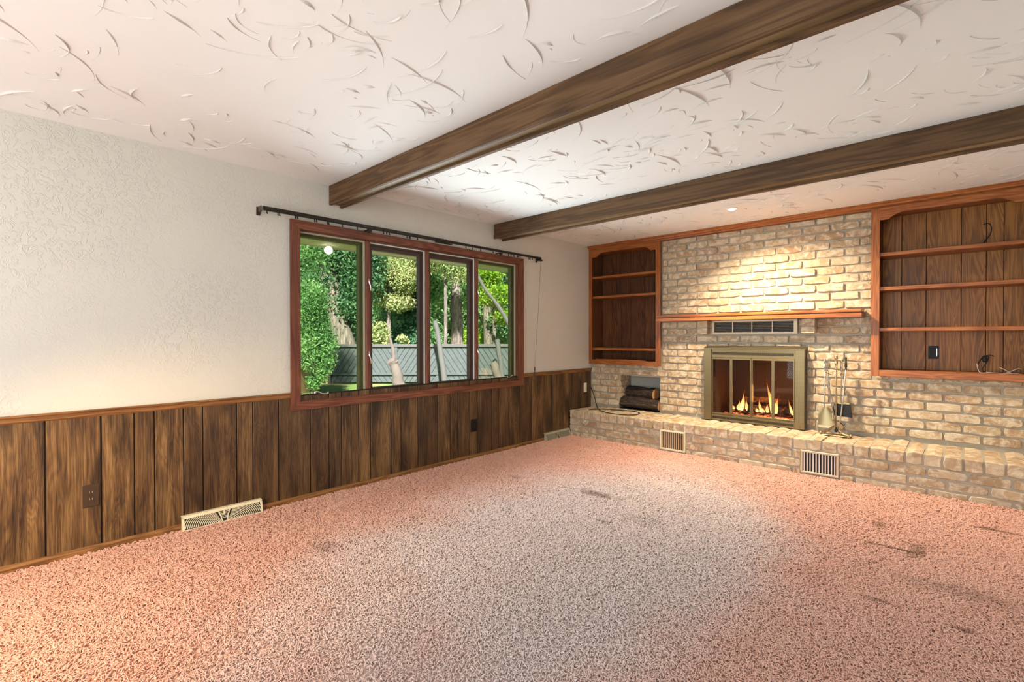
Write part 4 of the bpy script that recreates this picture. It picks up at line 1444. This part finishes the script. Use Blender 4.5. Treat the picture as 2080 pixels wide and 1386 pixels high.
# ------------------------------------------------------------------ carpet pile
def carpet_pile():
    me = bpy.data.meshes.new('carpet_pile')
    o = bpy.data.objects.new('carpet_pile', me)
    COL.objects.link(o)
    z = -0.014
    verts = [(0.026, -0.9, z), (1.7, -0.9, z), (4.092, 1.3, z), (4.092, 4.994, z), (0.026, 4.994, z)]
    faces = [(0, 1, 2, 3, 4)]
    me.from_pydata(verts, [], faces)
    me.materials.append(MAT['carpet'])
    ng = bpy.data.node_groups.new('pile', 'GeometryNodeTree')
    ng.interface.new_socket('Geometry', in_out='INPUT', socket_type='NodeSocketGeometry')
    ng.interface.new_socket('Geometry', in_out='OUTPUT', socket_type='NodeSocketGeometry')
    N, Lk = ng.nodes, ng.links
    gi, go = N.new('NodeGroupInput'), N.new('NodeGroupOutput')
    dist = N.new('GeometryNodeDistributePointsOnFaces')
    Lk.new(gi.outputs[0], dist.inputs['Mesh'])
    pos = N.new('GeometryNodeInputPosition')
    dd = N.new('ShaderNodeVectorMath')
    dd.operation = 'DISTANCE'
    dd.inputs[1].default_value = (CX, CY, 0)
    Lk.new(pos.outputs[0], dd.inputs[0])

    def mapr(lo, hi):
        mr = N.new('ShaderNodeMapRange')
        mr.inputs['From Min'].default_value = 1.8
        mr.inputs['From Max'].default_value = 4.5
        mr.inputs['To Min'].default_value = lo
        mr.inputs['To Max'].default_value = hi
        Lk.new(dd.outputs['Value'], mr.inputs['Value'])
        return mr.outputs[0]
    Lk.new(mapr(34000, 11000), dist.inputs['Density'])
    join = N.new('GeometryNodeJoinGeometry')
    for k, (s, m, e) in enumerate((((-.010, 0, 0), (0, .010, .020), (.009, .001, .003)), ((-.008, -.003, 0), (-.004, .008, .022), (.009, .006, .010)), ((-.007, .004, 0), (.006, -.010, .018), (.010, .005, .006)))):
        c = N.new('GeometryNodeCurveQuadraticBezier')
        c.inputs['Resolution'].default_value = 5
        c.inputs['Start'].default_value = s
        c.inputs['Middle'].default_value = m
        c.inputs['End'].default_value = e
        pc = N.new('GeometryNodeCurvePrimitiveCircle')
        pc.inputs['Resolution'].default_value = 4
        pc.inputs['Radius'].default_value = 0.0030
        cm = N.new('GeometryNodeCurveToMesh')
        Lk.new(c.outputs[0], cm.inputs['Curve'])
        Lk.new(pc.outputs[0], cm.inputs['Profile Curve'])
        cm.inputs['Fill Caps'].default_value = True
        sm = N.new('GeometryNodeSetMaterial')
        sm.inputs['Material'].default_value = MAT['carpet']
        Lk.new(cm.outputs[0], sm.inputs[0])
        ss = N.new('GeometryNodeSetShadeSmooth')
        Lk.new(sm.outputs[0], ss.inputs[0])
        g2 = N.new('GeometryNodeGeometryToInstance')
        Lk.new(ss.outputs[0], g2.inputs[0])
        Lk.new(g2.outputs[0], join.inputs[0])
    iop = N.new('GeometryNodeInstanceOnPoints')
    Lk.new(dist.outputs['Points'], iop.inputs['Points'])
    Lk.new(join.outputs[0], iop.inputs['Instance'])
    iop.inputs['Pick Instance'].default_value = True
    rv = N.new('FunctionNodeRandomValue')
    rv.data_type = 'FLOAT_VECTOR'
    rv.inputs[0].default_value = (-.35, -.35, 0)
    rv.inputs[1].default_value = (.35, .35, 6.283)
    e2r = N.new('FunctionNodeEulerToRotation')
    Lk.new(rv.outputs[0], e2r.inputs[0])
    Lk.new(e2r.outputs[0], iop.inputs['Rotation'])
    rs = N.new('FunctionNodeRandomValue')
    rs.data_type = 'FLOAT'
    rs.inputs[2].default_value = 0.75
    rs.inputs[3].default_value = 1.35
    rs.inputs[8].default_value = 3
    pos2 = N.new('ShaderNodeMath')
    pos2.operation = 'MULTIPLY'
    Lk.new(rs.outputs[1], pos2.inputs[0])
    Lk.new(mapr(0.57, 0.95), pos2.inputs[1])
    Lk.new(pos2.outputs[0], iop.inputs['Scale'])
    Lk.new(iop.outputs[0], go.inputs[0])
    md = o.modifiers.new('pile', 'NODES')
    md.node_group = ng
    tag(o, 'worn salmon pink shag carpet covering the whole floor', 'carpet', kind='stuff')


carpet_pile()

# ------------------------------------------------------------------ outside the window
GZ = -0.30
lawn = obj('lawn', box(-70, -0.15, -12, 70, GZ - .2, GZ), MAT['lawn'], kind='structure')
tag(lawn, 'patchy green lawn outside the window', None)


def at(px, d, z=None):
    """ground point seen in image column px at forward distance d"""
    k = (px - 1040) / FPX
    return Vector((CX + (vF.x + vR.x * k) * d, (vF.y + vR.y * k) * d, GZ if z is None else z))


# eaves
so = empty('roof_eaves', (-0.6, 2.8, 2.14), 0, 'cream boarded roof eaves seen above the window glass', 'eaves')
y = 0.3
while y < 7.2:
    obj('soffit_board', box(-0.99, -0.152, y + .004, y + .176, 2.140, 2.155), MAT['soffit'], so)
    y += .18
obj('soffit_backing', box(-0.99, -0.152, 0.3, 7.3, 2.1555, 2.16), MAT['groove'], so)
obj('fascia', box(-1.02, -0.991, 0.3, 7.3, 2.135, 2.34), MAT['fascia'], so)
obj('roof_slab', box(-1.02, -0.152, 0.3, 7.3, 2.341, 2.40), MAT['shed_roof'], so)
e = empty('globe_lamp', (-0.86, 2.28, 2.14), 0, 'round white globe lamp hanging outside below the eaves, in the first pane', 'lamp')
obj('lamp_holder', lathe([(0.020, -.014), (0.022, 0.0)], (-0.86, 2.262, 2.1395), 12), MAT['fascia'], e)
bm = bmesh.new()
bmesh.ops.create_uvsphere(bm, u_segments=16, v_segments=10, radius=0.040)
bm.transform(Matrix.Translation((-0.86, 2.262, 2.088)))
obj('globe', bm, MAT['bulb'], e, smooth=True)

# fence with diagonal boards
FD = 16.0
A = at(668, FD)
U2 = Vector((vR.x, vR.y, 0)).normalized()
NV = Vector((-U2.y, U2.x, 0))
FH = 1.24
fence = empty('board_fence', (A + at(1115, FD)) / 2, 0, 'slate grey garden fence of diagonal boards outside the window', 'fence')


def clip(poly, f):
    out = []
    for i in range(len(poly)):
        p, q = poly[i], poly[(i + 1) % len(poly)]
        a, b = f(p), f(q)
        if a >= 0:
            out.append(p)
        if (a >= 0) != (b >= 0):
            t = a / (a - b)
            out.append((p[0] + (q[0] - p[0]) * t, p[1] + (q[1] - p[1]) * t))
    return out


def fpt(u, z, d):
    return A + U2 * u + NV * d + Vector((0, 0, z))


def upx(px):
    return (px - 668) / FPX * FD


SEC = [(672, 748, 1), (748, 804, -1), (804, 889, 1), (889, 1045, -1), (1045, 1112, 1)]
for (p0, p1, sg) in SEC:
    u0, u1 = upx(p0), upx(p1)
    sp, sl = 0.175, 0.62
    c = u0 - sl * FH - sp
    while c < u1 + sl * FH + sp:
        poly = [(c, 0.06), (c + sp - .016, 0.06), (c + sp - .016 + sg * sl * FH, FH), (c + sg * sl * FH, FH)]
        for f in (lambda q: q[0] - u0 - .03, lambda q: u1 - .03 - q[0]):
            poly = clip(poly, f) if len(poly) > 2 else poly
        if len(poly) > 2 and max(q[0] for q in poly) - min(q[0] for q in poly) > .05:
            bm = bmesh.new()
            a = [bm.verts.new(fpt(u, z, 0)) for u, z in poly]
            b = [bm.verts.new(fpt(u, z, .022)) for u, z in poly]
            bm.faces.new(a)
            bm.faces.new(b[::-1])
            for i in range(len(a)):
                j = (i + 1) % len(a)
                bm.faces.new((a[i], b[i], b[j], a[j]))
            obj('board', bm, MAT['fence'], fence)
        c += sp


def fbar(u0, u1, z0, z1, d0, d1):
    bm = bmesh.new()
    v = [bm.verts.new(fpt(u, z, d)) for z in (z0, z1) for (u, d) in ((u0, d0), (u1, d0), (u1, d1), (u0, d1))]
    for f in ((3, 2, 1, 0), (4, 5, 6, 7), (0, 1, 5, 4), (1, 2, 6, 5), (2, 3, 7, 6), (3, 0, 4, 7)):
        bm.faces.new([v[i] for i in f])
    return bm


uE = upx(1112)
obj('backing', fbar(0, uE, .05, FH, .03, .045), MAT['shed_roof'], fence)
obj('top_rail', fbar(0, uE, FH - .02, FH + .07, -.05, .05), MAT['fence_post'], fence)
obj('lower_rail', fbar(0, uE, .30, .36, -.05, -.002), MAT['fence'], fence)
for p in (669, 748, 804, 889, 967, 1045, 1110):
    u = upx(p)
    obj('post', fbar(u - .05, u + .05, 0, FH + .10, -.03, .06), MAT['fence_post' if p == 669 else 'fence'], fence)


# posts, stumps in front of the fence
def pole(name, px, py0, px1, py1, d, r0, r1, m, lab, cat, knob=False):
    k0, k1 = (px - 1040) / FPX, (px1 - 1040) / FPX
    p0 = at(px, d)
    z1 = CZ + (693 - 8 - py1) / FPX * d
    p1 = at(px1, d, z1)
    n = 7
    pts = [p0.lerp(p1, t / n) + Vector((random.gauss(0, r0 * .12), random.gauss(0, r0 * .12), 0)) for t in range(n + 1)]
    bm = tube(pts, [r0 + (r1 - r0) * t / n for t in range(n + 1)], 10)
    if knob:
        q = pts[-1]
        add_tube(bm, [q + Vector((-.16, -.06, -.10)), q + Vector((-.05, 0, -.02)), q + Vector((.05, .04, .02))], [.10, .13, .09], 8)
        add_tube(bm, [q, q + Vector((-.05, 0, .35)), q + Vector((-.16, -.05, .75))], [.07, .05, .03], 8)
    return top(name, bm, m, lab, cat, p0, smooth=True)


pole('dead_stump', 812, 790, 799, 733, 14.6, .20, .12, MAT['stump'], 'pale dead tree stump before the fence, in the second pane', 'stump', True)
pole('leaning_post', 906, 785, 884, 652, 15.2, .10, .075, MAT['fence_post'], 'tall grey post leaning on the fence, in the third pane', 'post')
pole('log_stub', 1018, 785, 1002, 737, 14.8, .13, .12, MAT['stump'], 'short leaning log stub before the fence, in the fourth pane', 'stump')
pole('garden_post', 1022, 790, 1010, 690, 15.3, .085, .075, MAT['fence_post'], 'upright garden post before the fence, in the fourth pane', 'post')


# trees
def foliage(name, blobs, size, m, parent, seed=0, flat=0.0):
    rg = np.random.default_rng(seed)
    cs, ss = [], []
    size = size * 0.74
    for (c, rad, n) in blobs:
        n = int(n * 1.7)
        d = rg.normal(size=(n, 3))
        d /= np.linalg.norm(d, axis=1)[:, None]
        r = rg.uniform(0.35, 1.0, n) ** 0.5
        # clump the leaves a little
        cl = rg.normal(size=(max(n // 60, 4), 3))
        cl /= np.linalg.norm(cl, axis=1)[:, None]
        pick = cl[rg.integers(0, len(cl), n)]
        d = d * 0.45 + pick * 0.62
        cs.append(np.array(c)[None, :] + d * r[:, None] * np.array(rad)[None, :])
        ss.append(np.full(n, size) * rg.uniform(.55, 1.3, n))
    c = np.concatenate(cs)
    s = np.concatenate(ss)
    c = c[c[:, 2] > GZ + .05] if True else c
    s = s[:len(c)]
    n = len(c)
    a = rg.normal(size=(n, 3))
    a /= np.linalg.norm(a, axis=1)[:, None]
    b = np.cross(a, rg.normal(size=(n, 3)))
    b /= np.linalg.norm(b, axis=1)[:, None]
    V = np.stack([c - a * s[:, None], c + b * s[:, None] * .45, c + a * s[:, None], c - b * s[:, None] * .45], 1).reshape(-1, 3)
    V -= np.array(world_of(parent).translation)[None, :]
    F = np.arange(4 * n).reshape(-1, 4)
    me = bpy.data.meshes.new(name)
    me.from_pydata(V.tolist(), [], F.tolist())
    me.materials.append(m)
    o = bpy.data.objects.new(name, me)
    COL.objects.link(o)
    o.parent = parent
    return o


def tree(name, px, d, trunk, blobs, size, leafm, lab, cat='tree', seed=0, lean=(0, 0), bark=None):
    """trunk=(r0, r1, height); blobs=[(dpx, z, (rx, ry, rz), n)] measured at the tree's own distance"""
    b = at(px, d)
    e = empty(name, b, 0, lab, cat)
    r0, r1, h = trunk
    if h > 0:
        n = 8
        rg = random.Random(seed)
        pts = [b + Vector((lean[0] * t / n + rg.gauss(0, r0 * .10) * (t > 0), lean[1] * t / n + rg.gauss(0, r0 * .10) * (t > 0), -.05 + h * t / n)) for t in range(n + 1)]
        obj('trunk', tube(pts, [r0 * (1.25 if t == 0 else 1) + (r1 - r0) * t / n for t in range(n + 1)], 12), bark or MAT['tree_bark'], e, smooth=True)
    bl = []
    for (dp, z, rad, n) in blobs:
        p = at(px + dp, d, z)
        bl.append(((p.x, p.y, p.z), rad, n))
    if bl:
        foliage('crown', bl, size, leafm, e, seed)
    return e


# near greenery in the first pane
tree('leafy_shrub', 636, 12.6, (0.06, 0.03, 2.2), [(-8, 2.1, (.60, .60, .95), 2600), (8, 1.0, (.55, .55, .85), 2600), (-4, 3.5, (.65, .65, .9), 1600), (24, 0.55, (.22, .22, .40), 700), (8, 0.15, (.30, .3, .35), 700), (-30, 2.3, (.5, .5, 1.2), 900)], .055, MAT['leaf_fresh'], 'tall bright green leafy shrub standing before the fence corner', 'shrub', 1)
tree('garden_tree', 716, 18.5, (.42, .30, 7.5), [(-34, 4.6, (1.0, 1.0, 1.2), 2600), (26, 3.9, (.9, .9, 1.6), 3000), (-8, 2.4, (.85, .7, .65), 2000), (-60, 3.0, (1.0, 1, 1.3), 2200), (20, 5.5, (1.2, 1.2, 1.0), 2000), (16, 2.0, (.5, .5, .7), 900)], .10, MAT['leaf_dark'], 'big grey trunked tree behind the fence, in the first pane', seed=2, lean=(-1.35, -1.0))
# behind the fence: panes two to four
tree('pine_tree', 822, 21, (.34, .22, 7), [(0, 2.3, (1.0, 1.0, 1.2), 4000), (12, 3.6, (1.2, 1.2, .9), 3200), (-20, 4.7, (1.3, 1.3, .8), 2600), (4, 1.1, (.8, .8, .9), 2600)], .12, MAT['needle'], 'dark green pine with drooping boughs behind the fence, in the second pane', seed=3)
tree('maple_tree', 790, 19.5, (.10, .06, 5.0), [(-10, 4.1, (1.1, 1.1, .75), 2600), (34, 3.7, (1.0, 1.0, .9), 2600), (-30, 3.0, (.7, .7, .6), 1300), (60, 4.6, (.9, .9, .6), 1600), (20, 2.6, (.8, .8, .45), 1200)], .085, MAT['leaf_gold'], 'yellowing maple spreading across the top of the second pane', seed=4)
tree('birch_tree', 800, 24, (.12, .08, 5), [(0, 2.9, (1.5, 1.5, 1.1), 3200), (-26, 1.7, (1.0, 1.0, .8), 1800), (40, 2.2, (1.1, 1.1, .9), 2000)], .11, MAT['leaf_fresh'], 'fresh green tree between maple and fence, in the second pane', seed=15)
tree('pale_bush', 778, 18.0, (.03, .02, .8), [(-6, 1.35, (.45, .45, .55), 700), (40, 1.15, (.35, .3, .2), 300)], .085, MAT['leaf_gold'], 'pale leafed bush rising over the fence top, in the second pane', 'bush', 5)
tree('oak_tree', 928, 20.5, (.27, .23, 7.5), [(-50, 3.4, (.9, .9, 1.2), 2300), (-44, 1.9, (.75, .75, .55), 1300), (30, 3.2, (.6, .6, 1.2), 1400)], .09, MAT['leaf_fresh'], 'straight grey trunked tree behind the fence, in the third pane', seed=6, lean=(-.12, .1))
tree('maple_tree', 905, 18.6, (.08, .05, 5.0), [(-14, 4.3, (1.0, 1.0, .7), 2200), (26, 3.9, (.8, .8, .75), 1700)], .085, MAT['leaf_gold'], 'yellowing maple foliage across the top of the third pane', seed=7)
tree('lime_tree', 1004, 18.0, (.075, .05, 4.4), [(0, 2.75, (.75, .75, .5), 2300), (18, 2.0, (.6, .6, .35), 1200), (-16, 3.5, (.7, .7, .5), 1400)], .085, MAT['leaf_lime'], 'slim tree with lime green leaves, in the fourth pane', seed=8)
tree('dark_tree', 990, 24, (.22, .18, 6.5), [(0, 4.9, (1.4, 1.4, 1.1), 2600), (34, 4.2, (1.1, 1.1, 1.2), 2000), (30, 1.9, (.9, .9, .9), 1600)], .11, MAT['leaf_dark'], 'dark trunked tree standing farther back, in the fourth pane', seed=9)
# a bare leaning branch across pane four
b = at(966, 16.8)
br_e = top('fallen_branch', tube(smooth_pts([at(962, 16.8, 3.65), at(985, 16.8, 2.9), at(1010, 16.8, 2.35), at(1036, 16.8, 1.60), at(1062, 16.8, .6), at(1076, 16.8, GZ)], 4), [.055] * 8 + [.075] * 13, 8), MAT['fence_post'], 'bare grey branch leaning diagonally across the fourth pane', 'branch', at(1076, 16.8), smooth=True)
# hedge of big trees far behind
for i, (px, d, z, rad, mt, lab) in enumerate((
        (600, 30, 4.5, (3.4, 3.4, 5.2), 'leaf_dark', 'far dark tree filling the left edge of the window view'),
        (690, 33, 5.2, (3.2, 3.2, 5.6), 'needle', 'far bluish conifer behind the big grey trunk'),
        (775, 36, 3.2, (2.6, 2.6, 3.6), 'leaf_dark', 'far low dark tree below the patch of white sky'),
        (845, 32, 5.6, (2.9, 2.9, 5.8), 'leaf_fresh', 'far green tree between the second and third panes'),
        (915, 36, 5.0, (3.4, 3.4, 5.6), 'leaf_dark', 'far dark tree behind the straight grey trunk'),
        (985, 33, 5.4, (3.0, 3.0, 5.8), 'leaf_fresh', 'far green tree behind the lime leaved tree'),
        (1060, 31, 5.0, (3.2, 3.2, 5.6), 'leaf_dark', 'far dark tree filling the right edge of the window view'))):
    tree('background_tree', px, d, (.25, .2, 4), [(0, z, rad, 7000)], .26, MAT[mt], lab, seed=40 + i)
# hedge-like bushes right behind the fence
for i, (px, mt, lab) in enumerate(((870, 'leaf_fresh', 'low green bush behind the fence, left of the straight grey trunk'), (958, 'leaf_lime', 'low lime bush behind the fence, right of the straight grey trunk'), (1025, 'leaf_fresh', 'low green bush behind the fence, in the fourth pane'), (850, 'leaf_dark', 'low dark bush behind the fence, under the pine'))):
    tree('hedge_bush', px, 26, (0, 0, 0), [(0, .9, (1.2, 1.2, 1.1), 1800)], .11, MAT[mt], lab, 'bush', 60 + i)
# shed corner at the left
p = at(594, 13.0)
e = empty('garden_shed', p, math.atan2(U2.y, U2.x), 'ochre garden shed with dark roof at the left of the window view', 'shed')
m4 = world_of(e)
for nm, bm, mt in (('wall', box(-1.6, 0.16, 0, 1.2, 0, .86), 'shed_wall'), ('roof', prism([(-.12, .8605), (1.32, .8605), (.6, 1.25)], 'x', -1.7, .26), 'shed_roof'), ('brace', box(0.02, 0.06, -.03, -.001, .05, .8), 'shed_roof')):
    bm.transform(m4)
    obj(nm, bm, MAT[mt], e)
